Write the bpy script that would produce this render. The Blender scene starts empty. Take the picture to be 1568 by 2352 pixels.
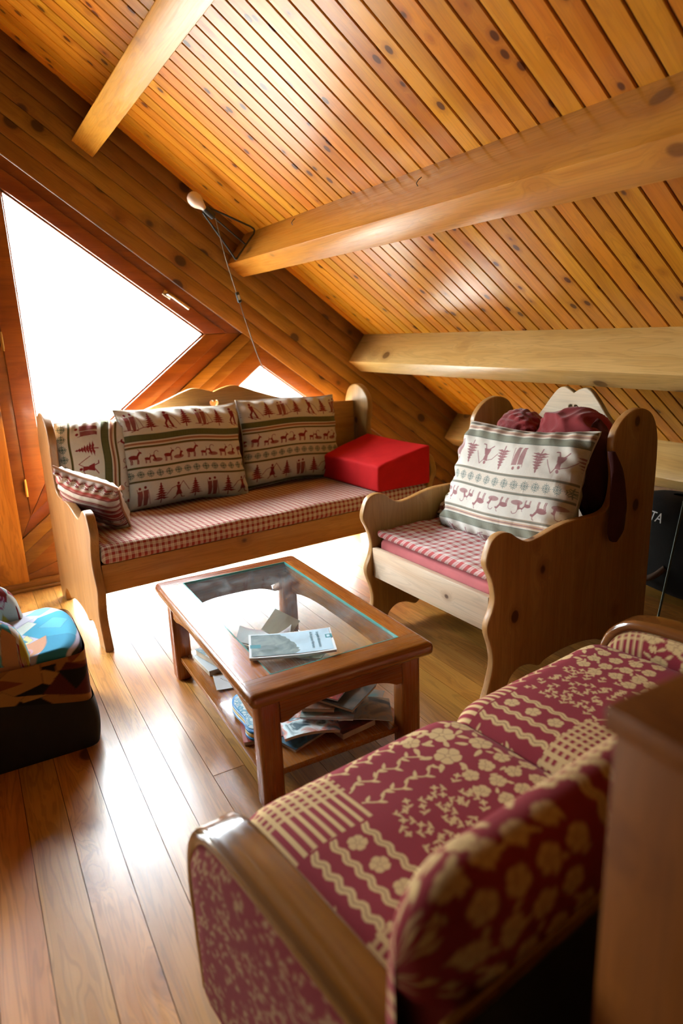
import bpy, bmesh, math, random
import numpy as np
from mathutils import Vector, Matrix

random.seed(7)
rng = np.random.default_rng(11)
SC = bpy.context.scene
COL = SC.collection

# ----------------------------------------------------------------- camera
def make_camera():
    pitch, yaw, roll = 0.26378, 0.50438, 0.03944
    fw = Vector((math.sin(yaw) * math.cos(pitch), math.cos(yaw) * math.cos(pitch), -math.sin(pitch)))
    rt = Vector((math.cos(yaw), -math.sin(yaw), 0))
    dn = fw.cross(rt)
    r2 = rt * math.cos(roll) + dn * math.sin(roll)
    d2 = dn * math.cos(roll) - rt * math.sin(roll)
    m = Matrix(((r2.x, -d2.x, -fw.x, 0), (r2.y, -d2.y, -fw.y, 0), (r2.z, -d2.z, -fw.z, 1.25), (0, 0, 0, 1)))
    cam = bpy.data.cameras.new('camera')
    cam.sensor_fit = 'HORIZONTAL'
    cam.sensor_width = 24.0
    cam.lens = 1553.0 / 1568.0 * 24.0
    cam.clip_start = 0.02
    cam.dof.use_dof = True
    cam.dof.focus_distance = 2.35
    cam.dof.aperture_fstop = 2.2
    o = bpy.data.objects.new('camera', cam)
    o.matrix_world = m
    COL.objects.link(o)
    SC.camera = o
make_camera()

# ----------------------------------------------------------------- world, sun, exposure
WORLD_STRENGTH = 50.0
W = bpy.data.worlds.new('sky')
SC.world = W
W.use_nodes = True
bgn = W.node_tree.nodes['Background']
bgn.inputs['Strength'].default_value = WORLD_STRENGTH
def build_sky():
    """bright overcast sky above a pale, blown-out hillside"""
    t = W.node_tree
    tc = t.nodes.new('ShaderNodeTexCoord'); sp = t.nodes.new('ShaderNodeSeparateXYZ'); t.links.new(tc.outputs['Generated'], sp.inputs[0])
    mr = t.nodes.new('ShaderNodeMapRange'); mr.inputs[1].default_value = 0.15; mr.inputs[2].default_value = 0.26
    t.links.new(sp.outputs[2], mr.inputs[0])
    ns = t.nodes.new('ShaderNodeTexNoise'); ns.inputs['Scale'].default_value = 30.0; ns.inputs['Detail'].default_value = 6.0
    mp = t.nodes.new('ShaderNodeMapping'); mp.inputs['Scale'].default_value = (1.0, 1.0, 2.6)
    t.links.new(tc.outputs['Generated'], mp.inputs[0]); t.links.new(mp.outputs[0], ns.inputs['Vector'])
    m2 = t.nodes.new('ShaderNodeMapRange'); m2.inputs[1].default_value = 0.40; m2.inputs[2].default_value = 0.72
    t.links.new(ns.outputs[0], m2.inputs[0])
    hill = t.nodes.new('ShaderNodeMix'); hill.data_type = 'RGBA'; hill.inputs[6].default_value = (0.33, 0.345, 0.33, 1); hill.inputs[7].default_value = (0.24, 0.255, 0.225, 1)
    t.links.new(m2.outputs[0], hill.inputs[0])
    mx = t.nodes.new('ShaderNodeMix'); mx.data_type = 'RGBA'; mx.inputs[7].default_value = (0.84, 0.93, 1.0, 1)
    t.links.new(mr.outputs[0], mx.inputs[0]); t.links.new(hill.outputs[2], mx.inputs[6])
    t.links.new(mx.outputs[2], bgn.inputs['Color'])
build_sky()
W.cycles.sampling_method = 'MANUAL'
W.cycles.sample_map_resolution = 512
SC.view_settings.view_transform = 'Standard'
SC.view_settings.look = 'None'
SC.view_settings.gamma = 1.0
SC.view_settings.use_curve_mapping = False
SC.view_settings.exposure = 0.5
SC.cycles.use_denoising = True
SC.cycles.adaptive_threshold = 0.2
SC.cycles.max_bounces = 5
SC.cycles.diffuse_bounces = 1
SC.cycles.glossy_bounces = 3
SC.cycles.transparent_max_bounces = 8
SC.cycles.sample_clamp_indirect = 12.0

def portal(x0, x1, z0, z1, y):
    l = bpy.data.lights.new('window_portal', 'AREA')
    l.shape = 'RECTANGLE'
    l.size = x1 - x0
    l.size_y = z1 - z0
    l.cycles.is_portal = True
    o = bpy.data.objects.new('window_portal', l)
    o.location = ((x0 + x1) / 2, y, (z0 + z1) / 2)
    o.rotation_euler = (-math.pi / 2, 0, 0)      # -Z of the light looks along -Y, into the room
    COL.objects.link(o)
portal(0.31, 1.25, 0.54, 1.95, 3.80)
portal(0.30, 2.84, 0.11, 1.08, 3.80)
portal(-1.25, -0.31, 0.54, 1.95, 3.80)
portal(-2.84, -0.30, 0.11, 1.08, 3.80)

# ----------------------------------------------------------------- helpers: objects
def link(o, parent=None, loc=None, rot=None):
    COL.objects.link(o)
    if parent is not None:
        o.parent = parent
    if loc is not None:
        o.location = loc
    if rot is not None:
        o.rotation_euler = rot
    return o

def obj(name, mesh, mat=None, parent=None, loc=None, rot=None):
    mesh.name = name
    if mat is not None:
        mesh.materials.clear()
        mesh.materials.append(mat)
    o = bpy.data.objects.new(name, mesh)
    return link(o, parent, loc, rot)

def tag(o, label=None, cat=None, group=None, kind=None):
    if label: o['label'] = label
    if cat: o['category'] = cat
    if group: o['group'] = group
    if kind: o['kind'] = kind
    return o

def thing(name, label, cat, loc=(0, 0, 0), rotz=0.0, group=None):
    o = bpy.data.objects.new(name, None)
    o.empty_display_size = 0.05
    link(o, None, loc, (0, 0, rotz))
    return tag(o, label, cat, group)

def struct(name, mesh, mat, parent=None, label=None):
    o = obj(name, mesh, mat, parent)
    if parent is None:
        o['kind'] = 'structure'
    if label: o['label'] = label
    return o

# ----------------------------------------------------------------- helpers: meshes
def sharp(me, deg=35):
    me.polygons.foreach_set('use_smooth', [True] * len(me.polygons))
    me.set_sharp_from_angle(angle=math.radians(deg))
    me.update()
    return me

def bm_mesh(bm, smooth=True, deg=35):
    bmesh.ops.recalc_face_normals(bm, faces=bm.faces)
    me = bpy.data.meshes.new('m')
    bm.to_mesh(me)
    bm.free()
    if smooth: sharp(me, deg)
    return me

def bm_box(bm, x0, x1, y0, y1, z0, z1, bevel=0.0, seg=2):
    vs = [bm.verts.new(p) for p in ((x0, y0, z0), (x1, y0, z0), (x1, y1, z0), (x0, y1, z0), (x0, y0, z1), (x1, y0, z1), (x1, y1, z1), (x0, y1, z1))]
    fs = [bm.faces.new([vs[i] for i in f]) for f in ((0, 3, 2, 1), (4, 5, 6, 7), (0, 1, 5, 4), (1, 2, 6, 5), (2, 3, 7, 6), (3, 0, 4, 7))]
    if bevel > 0:
        es = list({e for f in fs for e in f.edges})
        bmesh.ops.bevel(bm, geom=es, offset=bevel, segments=seg, affect='EDGES', profile=0.5)

def box(x0, x1, y0, y1, z0, z1, bevel=0.0, seg=2):
    bm = bmesh.new()
    bm_box(bm, x0, x1, y0, y1, z0, z1, bevel, seg)
    return bm_mesh(bm)

def prism(poly, d0, d1, axis='y', bevel=0.0):
    """extrude a 2D polygon; axis y: poly=(x,z); axis x: poly=(y,z); axis z: poly=(x,y)"""
    def P(a, b, d):
        return (a, d, b) if axis == 'y' else ((d, a, b) if axis == 'x' else (a, b, d))
    bm = bmesh.new()
    v0 = [bm.verts.new(P(a, b, d0)) for a, b in poly]
    v1 = [bm.verts.new(P(a, b, d1)) for a, b in poly]
    n = len(poly)
    bm.faces.new(v0[::-1]); bm.faces.new(v1)
    for i in range(n):
        bm.faces.new((v0[i], v0[(i + 1) % n], v1[(i + 1) % n], v1[i]))
    if bevel > 0:
        bmesh.ops.bevel(bm, geom=list(bm.edges), offset=bevel, segments=2, affect='EDGES', profile=0.5)
    return bm_mesh(bm)

def catmull(pts, n=8, closed=True):
    pts = [np.array(p, float) for p in pts]
    out = []
    N = len(pts)
    rngN = range(N) if closed else range(N - 1)
    for i in rngN:
        if closed:
            p0, p1, p2, p3 = pts[i - 1], pts[i], pts[(i + 1) % N], pts[(i + 2) % N]
        else:
            p0, p1, p2, p3 = pts[max(i - 1, 0)], pts[i], pts[i + 1], pts[min(i + 2, N - 1)]
        for k in range(n):
            t = k / n
            out.append(0.5 * ((2 * p1) + (-p0 + p2) * t + (2 * p0 - 5 * p1 + 4 * p2 - p3) * t * t + (-p0 + 3 * p1 - 3 * p2 + p3) * t ** 3))
    if not closed: out.append(pts[-1])
    return [tuple(p) for p in out]

def panel(outlines, thick, bev, axis):
    """flat board with outline and holes; axis = direction of thickness; centred on 0 along it"""
    cu = bpy.data.curves.new('c', 'CURVE')
    cu.dimensions = '2D'
    cu.fill_mode = 'BOTH'
    cu.extrude = thick / 2 - bev
    cu.bevel_depth = bev
    cu.bevel_resolution = 2
    cu.offset = -bev
    for ol in outlines:
        s = cu.splines.new('POLY')
        s.points.add(len(ol) - 1)
        for i, p in enumerate(ol):
            s.points[i].co = (p[0], p[1], 0, 1)
        s.use_cyclic_u = True
    ob = bpy.data.objects.new('c', cu)
    me = bpy.data.meshes.new_from_object(ob)
    bpy.data.objects.remove(ob)
    n = len(me.vertices)
    co = np.empty(n * 3, np.float32); me.vertices.foreach_get('co', co); co = co.reshape(-1, 3)
    a, b, d = co[:, 0].copy(), co[:, 1].copy(), co[:, 2].copy()
    if axis == 'x': new = np.stack([d, a, b], 1)
    elif axis == 'y': new = np.stack([a, -d, b], 1)
    else: new = np.stack([a, b, d], 1)
    me.vertices.foreach_set('co', new.astype(np.float32).ravel())
    me.update()
    sharp(me, 40)
    return me

def tube(path, r, n=8, closed=False, taper=None):
    """round tube along 3D points"""
    P = [Vector(p) for p in path]
    N = len(P)
    bm = bmesh.new()
    rings = []
    up = Vector((0.13, 0.31, 0.94)).normalized()
    for i in range(N):
        if closed: t = (P[(i + 1) % N] - P[i - 1]).normalized()
        else: t = (P[min(i + 1, N - 1)] - P[max(i - 1, 0)]).normalized()
        a = t.cross(up)
        if a.length < 1e-3: a = t.cross(Vector((1, 0, 0)))
        a.normalize(); b = t.cross(a).normalized()
        rr = r if taper is None else r * taper(i / (N - 1))
        rings.append([bm.verts.new(P[i] + (a * math.cos(2 * math.pi * k / n) + b * math.sin(2 * math.pi * k / n)) * rr) for k in range(n)])
    for i in range(N if closed else N - 1):
        A, B = rings[i], rings[(i + 1) % N]
        for k in range(n):
            bm.faces.new((A[k], A[(k + 1) % n], B[(k + 1) % n], B[k]))
    if not closed:
        bm.faces.new(rings[0][::-1]); bm.faces.new(rings[-1])
    return bm_mesh(bm, deg=60)

def lathe(prof, n=24):
    """profile (r,z) turned about Z"""
    bm = bmesh.new()
    rings = []
    for r, z in prof:
        rings.append([bm.verts.new((r * math.cos(2 * math.pi * k / n), r * math.sin(2 * math.pi * k / n), z)) for k in range(n)])
    for A, B in zip(rings[:-1], rings[1:]):
        for k in range(n):
            bm.faces.new((A[k], A[(k + 1) % n], B[(k + 1) % n], B[k]))
    bm.faces.new(rings[0][::-1]); bm.faces.new(rings[-1])
    return bm_mesh(bm, deg=50)

def sweep_rect(path, w, h, r, side):
    """rounded rectangle section swept along a planar path; side = unit vector across (width w); h = thickness"""
    P = [Vector(p) for p in path]; S = Vector(side).normalized(); N = len(P)
    sec = []
    for cx, cy, a0 in ((w / 2 - r, h / 2 - r, 0), (-w / 2 + r, h / 2 - r, 90), (-w / 2 + r, -h / 2 + r, 180), (w / 2 - r, -h / 2 + r, 270)):
        for k in range(6):
            a = math.radians(a0 + 90 * k / 5)
            sec.append((cx + r * math.cos(a), cy + r * math.sin(a)))
    bm = bmesh.new(); rings = []
    for i in range(N):
        t = (P[min(i + 1, N - 1)] - P[max(i - 1, 0)]).normalized()
        nrm = S.cross(t).normalized()
        rings.append([bm.verts.new(P[i] + S * a + nrm * b) for a, b in sec])
    m = len(sec)
    for A, B in zip(rings[:-1], rings[1:]):
        for k in range(m):
            bm.faces.new((A[k], A[(k + 1) % m], B[(k + 1) % m], B[k]))
    bm.faces.new(rings[0][::-1]); bm.faces.new(rings[-1])
    return bm_mesh(bm, deg=50)

def grids_mesh(grids):
    """list of (P[n,m,3], C[n,m,3] or None) joined into one mesh with colour attribute 'print'"""
    vs, cs, qs, off = [], [], [], 0
    for P, C in grids:
        n, m, _ = P.shape
        vs.append(P.reshape(-1, 3))
        cs.append((C if C is not None else np.ones_like(P)).reshape(-1, 3))
        idx = np.arange(n * m).reshape(n, m) + off
        q = np.stack([idx[:-1, :-1], idx[1:, :-1], idx[1:, 1:], idx[:-1, 1:]], -1).reshape(-1, 4)
        qs.append(q); off += n * m
    V = np.concatenate(vs).astype(np.float32); Cc = np.concatenate(cs).astype(np.float32); Q = np.concatenate(qs).astype(np.int32)
    me = bpy.data.meshes.new('g')
    me.vertices.add(len(V)); me.vertices.foreach_set('co', V.ravel())
    me.loops.add(Q.size); me.loops.foreach_set('vertex_index', Q.ravel())
    me.polygons.add(len(Q)); me.polygons.foreach_set('loop_start', np.arange(0, Q.size, 4, dtype=np.int32))
    me.update(calc_edges=True)
    me.validate()
    at = me.color_attributes.new('print', 'FLOAT_COLOR', 'POINT')
    at.data.foreach_set('color', np.concatenate([Cc, np.ones((len(Cc), 1), np.float32)], 1).ravel())
    me.polygons.foreach_set('use_smooth', [True] * len(me.polygons))
    me.update()
    return me

def wob(X, Y, seed, f=6.0, n=5):
    """smooth pseudo noise built of sines, about -1..1"""
    r = np.random.default_rng(seed)
    out = np.zeros_like(X)
    for k in range(n):
        a = r.uniform(0, 2 * math.pi); q = f * r.uniform(0.5, 1.6)
        out += np.sin((X * math.cos(a) + Y * math.sin(a)) * q + r.uniform(0, 6.28))
    return out / n * 1.4

# ----------------------------------------------------------------- materials
def lin(h):
    h = h.lstrip('#')
    c = [int(h[i:i + 2], 16) / 255 for i in (0, 2, 4)]
    return tuple(x / 12.92 if x <= 0.04045 else ((x + 0.055) / 1.055) ** 2.4 for x in c)

class NT:
    def __init__(self, name):
        self.m = bpy.data.materials.new(name); self.m.use_nodes = True
        self.t = self.m.node_tree; self.b = self.t.nodes['Principled BSDF']
    def n(self, typ, **kw):
        nd = self.t.nodes.new(typ)
        for k, v in kw.items(): setattr(nd, k, v)
        return nd
    def l(self, a, b): self.t.links.new(a, b)
    def math(self, op, a, b=None, clamp=False):
        nd = self.n('ShaderNodeMath', operation=op); nd.use_clamp = clamp
        for i, v in enumerate((a, b)):
            if v is None: continue
            if isinstance(v, (int, float)): nd.inputs[i].default_value = v
            else: self.l(v, nd.inputs[i])
        return nd.outputs[0]
    def rng(self, v, a, b, c=0.0, d=1.0):
        nd = self.n('ShaderNodeMapRange'); nd.interpolation_type = 'SMOOTHSTEP'
        self.l(v, nd.inputs[0])
        for i, x in zip((1, 2, 3, 4), (a, b, c, d)): nd.inputs[i].default_value = x
        return nd.outputs[0]
    def mix(self, f, a, b, mode='MIX'):
        nd = self.n('ShaderNodeMix', data_type='RGBA', blend_type=mode)
        for s, v in ((0, f), (6, a), (7, b)):
            if isinstance(v, (int, float)): nd.inputs[s].default_value = v
            elif isinstance(v, tuple): nd.inputs[s].default_value = (*v[:3], 1)
            else: self.l(v, nd.inputs[s])
        return nd.outputs[2]
    def bump(self, h, s=0.2, d=0.002):
        nd = self.n('ShaderNodeBump'); nd.inputs['Strength'].default_value = s; nd.inputs['Distance'].default_value = d
        self.l(h, nd.inputs['Height']); self.l(nd.outputs[0], self.b.inputs['Normal'])
    def set(self, **kw):
        for k, v in kw.items():
            k = k.replace('_', ' ')
            if isinstance(v, tuple) and len(v) == 3: v = (*v, 1)
            self.b.inputs[k].default_value = v

def wood(name, light, dark, axis, rough=0.42, coat=0.0, knot=1.0, tone=0.16, scale=1.0, knot_scale=7.0, rings=1.0, spec=0.5, coat_rough=0.12, ks=1.0):
    """pine or stained wood: streaks along the grain axis, darker late-wood lines, knots, one tone for each board"""
    k = NT(name)
    tc = k.n('ShaderNodeTexCoord'); oi = k.n('ShaderNodeObjectInfo')
    r1 = k.math('MULTIPLY', oi.outputs['Random'], 41.7); r2 = k.math('MULTIPLY', oi.outputs['Random'], 23.3); r3 = k.math('MULTIPLY', oi.outputs['Random'], 57.1)
    off = k.n('ShaderNodeCombineXYZ')
    for i, r in enumerate((r1, r2, r3)): k.l(r, off.inputs[i])
    add = k.n('ShaderNodeVectorMath', operation='ADD'); k.l(tc.outputs['Object'], add.inputs[0]); k.l(off.outputs[0], add.inputs[1])
    i = 'XYZ'.index(axis)
    def scaled(al, ac):
        mp = k.n('ShaderNodeMapping')
        s = [ac * scale] * 3; s[i] = al * scale
        mp.inputs['Scale'].default_value = s
        k.l(add.outputs[0], mp.inputs['Vector'])
        return mp.outputs[0]
    vor = k.n('ShaderNodeTexVoronoi'); vor.inputs['Scale'].default_value = 1.0
    k.l(scaled(knot_scale * 0.75, knot_scale), vor.inputs['Vector'])
    kd = vor.outputs['Distance']
    # broad figure, bent round the knots
    warp = k.rng(kd, 0.0, 0.35, 0.55, 0.0)
    w3 = k.n('ShaderNodeCombineXYZ')
    for q in range(3):
        if q != i: k.l(warp, w3.inputs[q])
    def warped(al, ac):
        v = k.n('ShaderNodeVectorMath', operation='ADD'); k.l(scaled(al, ac), v.inputs[0]); k.l(w3.outputs[0], v.inputs[1])
        return v.outputs[0]
    n1 = k.n('ShaderNodeTexNoise'); n1.inputs['Scale'].default_value = 1; n1.inputs['Detail'].default_value = 3; n1.inputs['Distortion'].default_value = 0.6
    k.l(warped(1.3, 16), n1.inputs['Vector'])
    n2 = k.n('ShaderNodeTexNoise'); n2.inputs['Scale'].default_value = 1; n2.inputs['Detail'].default_value = 1
    k.l(scaled(5, 230), n2.inputs['Vector'])
    lines = k.math('SINE', k.math('MULTIPLY', n1.outputs[0], 70.0))
    f = k.rng(n1.outputs[0], 0.3, 0.72)
    c = k.mix(f, light, dark)
    lf = k.math('MULTIPLY', k.rng(lines, 0.1, 1.0), 0.36 * rings)
    c = k.mix(lf, c, tuple(x * 0.55 for x in dark))
    c = k.mix(k.math('MULTIPLY', k.rng(n2.outputs[0], 0.5, 0.8), 0.3), c, tuple(x * 0.6 for x in dark))
    if knot > 0:
        c = k.mix(k.math('MULTIPLY', k.rng(kd, 0.08 * ks, 0.28 * ks, 1, 0), 0.50 * knot), c, tuple(d * m for d, m in zip(dark, (0.55, 0.42, 0.35))))
        c = k.mix(k.math('MULTIPLY', k.rng(kd, 0.085 * ks, 0.125 * ks, 1, 0), 0.9 * knot), c, tuple(d * m for d, m in zip(dark, (0.16, 0.11, 0.10))))
    hs = k.n('ShaderNodeHueSaturation'); k.l(c, hs.inputs['Color'])
    k.l(k.rng(oi.outputs['Random'], 0, 1, 1 - tone, 1 + tone), hs.inputs['Value'])
    k.l(k.math('ADD', k.math('MULTIPLY', k.math('FRACT', r1), 0.016), 0.492), hs.inputs['Hue'])
    k.l(hs.outputs[0], k.b.inputs['Base Color'])
    rr = k.rng(n2.outputs[0], 0.3, 0.8, rough * 0.85, rough * 1.2)
    k.l(rr, k.b.inputs['Roughness'])
    k.set(Coat_Weight=coat, Coat_Roughness=coat_rough, Specular_IOR_Level=spec)
    k.bump(n2.outputs[0], 0.12, 0.001)
    return k.m

def plain(name, col, rough=0.5, metal=0.0, coat=0.0, noise=0.06, sheen=0.0, bump=0.0, bscale=200.0, spec=0.5):
    k = NT(name)
    tc = k.n('ShaderNodeTexCoord')
    ns = k.n('ShaderNodeTexNoise'); ns.inputs['Scale'].default_value = 14; ns.inputs['Detail'].default_value = 4
    k.l(tc.outputs['Object'], ns.inputs['Vector'])
    k.l(k.mix(k.rng(ns.outputs[0], 0.3, 0.7), tuple(x * (1 - noise) for x in col), tuple(min(1, x * (1 + noise)) for x in col)), k.b.inputs['Base Color'])
    k.set(Roughness=rough, Metallic=metal, Coat_Weight=coat, Sheen_Weight=sheen, Specular_IOR_Level=spec)
    if bump:
        nb = k.n('ShaderNodeTexNoise'); nb.inputs['Scale'].default_value = bscale; nb.inputs['Detail'].default_value = 3
        k.l(tc.outputs['Object'], nb.inputs['Vector']); k.bump(nb.outputs[0], bump, 0.002)
    return k.m

def printed(name, rough=0.9, sheen=0.15, weave=900.0, bump=0.25, wrinkle=0.0):
    """woven cloth carrying a printed pattern (colour attribute 'print')"""
    k = NT(name)
    at = k.n('ShaderNodeAttribute'); at.attribute_name = 'print'
    tc = k.n('ShaderNodeTexCoord')
    ns = k.n('ShaderNodeTexNoise'); ns.inputs['Scale'].default_value = weave; ns.inputs['Detail'].default_value = 2
    k.l(tc.outputs['Object'], ns.inputs['Vector'])
    k.l(k.mix(k.math('MULTIPLY', k.rng(ns.outputs[0], 0.35, 0.7), 0.18), at.outputs['Color'], (0.0, 0.0, 0.0)), k.b.inputs['Base Color'])
    k.set(Roughness=rough, Sheen_Weight=sheen, Specular_IOR_Level=0.12)
    if wrinkle:
        nw = k.n('ShaderNodeTexNoise'); nw.inputs['Scale'].default_value = 14; nw.inputs['Detail'].default_value = 4; nw.inputs['Distortion'].default_value = 1.2
        k.l(tc.outputs['Object'], nw.inputs['Vector'])
        k.bump(k.math('ADD', k.math('MULTIPLY', ns.outputs[0], 0.03), nw.outputs[0]), wrinkle, 0.012)
    else:
        k.bump(ns.outputs[0], bump, 0.0008)
    return k.m

def gingham(name, base, c1, freq, rough=0.92, quilt=0.0):
    """checked cotton: stripes across and along, darker where they cross"""
    k = NT(name)
    tc = k.n('ShaderNodeTexCoord'); sp = k.n('ShaderNodeSeparateXYZ'); k.l(tc.outputs['Object'], sp.inputs[0])
    nd = k.n('ShaderNodeTexNoise'); nd.inputs['Scale'].default_value = 9; k.l(tc.outputs['Object'], nd.inputs['Vector'])
    wv = k.math('MULTIPLY', k.math('SUBTRACT', nd.outputs[0], 0.5), 0.012)
    def stripe(v):
        f = k.math('FRACT', k.math('MULTIPLY', k.math('ADD', v, wv), freq))
        a = k.rng(f, 0.02, 0.08); b = k.rng(f, 0.50, 0.56, 1, 0)
        a2 = k.rng(f, 0.68, 0.71); b2 = k.rng(f, 0.80, 0.83, 1, 0)
        return k.math('ADD', k.math('MULTIPLY', k.math('MULTIPLY', a, b), 0.95), k.math('MULTIPLY', k.math('MULTIPLY', a2, b2), 0.35))
    sx = stripe(sp.outputs[0]); sy = stripe(k.math('ADD', sp.outputs[1], sp.outputs[2]))
    f = k.math('MULTIPLY', k.math('ADD', sx, sy), 0.5, clamp=True)
    c = k.mix(f, base, c1)
    k.l(c, k.b.inputs['Base Color'])
    k.set(Roughness=rough, Sheen_Weight=0.1, Specular_IOR_Level=0.2)
    ns = k.n('ShaderNodeTexNoise'); ns.inputs['Scale'].default_value = 55; ns.inputs['Detail'].default_value = 3
    k.l(tc.outputs['Object'], ns.inputs['Vector'])
    k.bump(ns.outputs[0], 0.35, 0.004)
    return k.m

def glass_mat(name, tint, reflect=1.0, dust=0.0):
    k = NT(name); t = k.t
    out = t.nodes['Material Output']
    tr = k.n('ShaderNodeBsdfTransparent'); tr.inputs[0].default_value = (*tint, 1)
    gl = k.n('ShaderNodeBsdfGlossy'); gl.inputs['Roughness'].default_value = 0.02
    lw = k.n('ShaderNodeLayerWeight'); lw.inputs['Blend'].default_value = 0.5
    fr = k.math('ADD', k.math('MULTIPLY', k.math('POWER', lw.outputs['Facing'], 5.0), 0.9), 0.03)
    mx = k.n('ShaderNodeMixShader'); k.l(k.math('MULTIPLY', fr, reflect, clamp=True), mx.inputs[0])
    k.l(tr.outputs[0], mx.inputs[1]); k.l(gl.outputs[0], mx.inputs[2])
    last = mx.outputs[0]
    if dust:
        tc = k.n('ShaderNodeTexCoord'); ns = k.n('ShaderNodeTexNoise'); ns.inputs['Scale'].default_value = 9; ns.inputs['Detail'].default_value = 6; ns.inputs['Distortion'].default_value = 1.5
        k.l(tc.outputs['Object'], ns.inputs['Vector'])
        df = k.n('ShaderNodeBsdfDiffuse'); df.inputs[0].default_value = (0.75, 0.8, 0.82, 1)
        m2 = k.n('ShaderNodeMixShader'); k.l(k.rng(ns.outputs[0], 0.42, 0.75, dust * 0.25, dust), m2.inputs[0])
        k.l(last, m2.inputs[1]); k.l(df.outputs[0], m2.inputs[2]); last = m2.outputs[0]
    t.nodes.remove(k.b)
    k.l(last, out.inputs['Surface'])
    return k.m

HL, HD = (0.66, 0.33, 0.085), (0.50, 0.215, 0.04)
M = {}
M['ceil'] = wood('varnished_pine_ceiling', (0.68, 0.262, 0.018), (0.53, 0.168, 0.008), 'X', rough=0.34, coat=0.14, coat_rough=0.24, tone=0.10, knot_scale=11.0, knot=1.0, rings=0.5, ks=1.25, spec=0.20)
M['beam'] = wood('varnished_pine_beam', (0.62, 0.275, 0.036), (0.50, 0.195, 0.018), 'Y', rough=0.36, coat=0.08, coat_rough=0.25, tone=0.05, knot_scale=4.5, knot=0.7, rings=0.6, spec=0.22)
M['beam_lit'] = wood('lit_pine_beam', (0.68, 0.41, 0.15), (0.57, 0.31, 0.09), 'Y', rough=0.38, coat=0.08, coat_rough=0.25, tone=0.05, knot_scale=4.5, knot=0.8, rings=0.6, spec=0.25)  # lighter copy of the beam wood, light on the lower beams put into colour
M['pine_z_shaded'] = wood('shaded_pine_upright', (0.42, 0.205, 0.060), (0.34, 0.150, 0.036), 'Z', rough=0.42, coat=0.1, tone=0.03, knot_scale=6.0, rings=0.6)  # darker pine copy for the settle sides, shade put into the colour
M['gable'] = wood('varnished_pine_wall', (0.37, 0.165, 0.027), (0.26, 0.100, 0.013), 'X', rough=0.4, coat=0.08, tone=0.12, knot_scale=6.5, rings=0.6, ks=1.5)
M['post'] = wood('pine_post', (0.70, 0.30, 0.045), (0.48, 0.165, 0.02), 'Z', rough=0.4, coat=0.2, tone=0.02, knot_scale=5.0)
M['frame'] = wood('stained_window_frame', (0.31, 0.088, 0.013), (0.21, 0.052, 0.008), 'X', rough=0.38, coat=0.2, knot=0.0, tone=0.05, rings=0.4)
M['floor'] = wood('varnished_pine_floor', (0.66, 0.295, 0.062), (0.47, 0.180, 0.028), 'Y', rough=0.36, coat=0.50, coat_rough=0.27, tone=0.14, knot_scale=4.0, rings=1.0)
M['pine_z'] = wood('pale_pine_upright', (0.58, 0.315, 0.105), (0.47, 0.225, 0.058), 'Z', rough=0.42, coat=0.1, tone=0.03, knot_scale=6.0, rings=0.5)
M['pine_x'] = wood('pale_pine_lengthwise', (0.62, 0.30, 0.065), (0.49, 0.205, 0.034), 'X', rough=0.42, coat=0.1, tone=0.03, knot_scale=6.0, rings=0.6)
M['pine_y_lit'] = wood('lit_pine_crosswise', (0.84, 0.67, 0.48), (0.75, 0.54, 0.34), 'Y', rough=0.42, coat=0.1, tone=0.03, knot_scale=9.0, rings=0.5)  # whitened pine copy, light on the armchair front put into the colour
TL, TD = (0.34, 0.092, 0.013), (0.21, 0.048, 0.007)
M['tab_x'] = wood('red_brown_table_crosswise', TL, TD, 'X', rough=0.28, coat=0.6, coat_rough=0.10, knot=0.0, tone=0.05, rings=0.3)
M['tab_y'] = wood('red_brown_table_lengthwise', (0.44, 0.140, 0.018), (0.29, 0.080, 0.010), 'Y', rough=0.28, coat=0.6, coat_rough=0.10, knot=0.0, tone=0.05, rings=0.3)
M['tab_z'] = wood('red_brown_table_upright', TL, TD, 'Z', rough=0.3, coat=0.5, coat_rough=0.12, knot=0.0, tone=0.05, rings=0.3)
M['arm'] = wood('polished_brown_arm', (0.22, 0.078, 0.014), (0.13, 0.042, 0.008), 'Y', rough=0.2, coat=0.8, coat_rough=0.06, knot=0.0, tone=0.02, rings=0.3)
M['cab'] = wood('honey_post', (0.23, 0.078, 0.008), (0.16, 0.050, 0.005), 'Z', rough=0.5, spec=0.2, coat=0.0, knot=0.0, tone=0.02, rings=0.4)
M['backing'] = plain('dark_joint', (0.10, 0.035, 0.008), 0.8)
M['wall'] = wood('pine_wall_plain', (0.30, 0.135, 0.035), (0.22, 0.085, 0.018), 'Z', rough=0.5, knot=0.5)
M['glass'] = glass_mat('window_glass', (0.97, 0.985, 0.98))
M['tglass'] = glass_mat('table_glass', (0.93, 0.97, 0.965), 0.9, 0.10)
M['gedge'] = plain('green_glass_edge', (0.10, 0.38, 0.33), 0.15)
M['metal'] = plain('brushed_brass_grey', (0.62, 0.55, 0.45), 0.25, 1.0)
M['brass'] = plain('brass', (0.70, 0.45, 0.14), 0.3, 1.0)
M['black'] = plain('black_metal', (0.012, 0.012, 0.012), 0.45)
M['cord'] = plain('grey_cord', (0.22, 0.19, 0.16), 0.7)
M['bulb'] = plain('frosted_bulb', (0.80, 0.62, 0.52), 0.25, noise=0.02)
M['print'] = printed('printed_cotton', wrinkle=0.35)
M['sofa'] = printed('woven_sofa_cloth', rough=0.85, sheen=0.04, weave=1200, bump=0.3)
M['ging'] = gingham('red_gingham_cotton', (0.74, 0.62, 0.48), (0.36, 0.025, 0.03), 38.0)
M['ging2'] = gingham('red_gingham_quilt', (0.80, 0.74, 0.68), (0.50, 0.06, 0.06), 26.0)
M['red'] = plain('red_cotton', (0.62, 0.012, 0.014), 0.8, sheen=0.0, spec=0.2, noise=0.05, bump=0.15, bscale=500)
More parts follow.
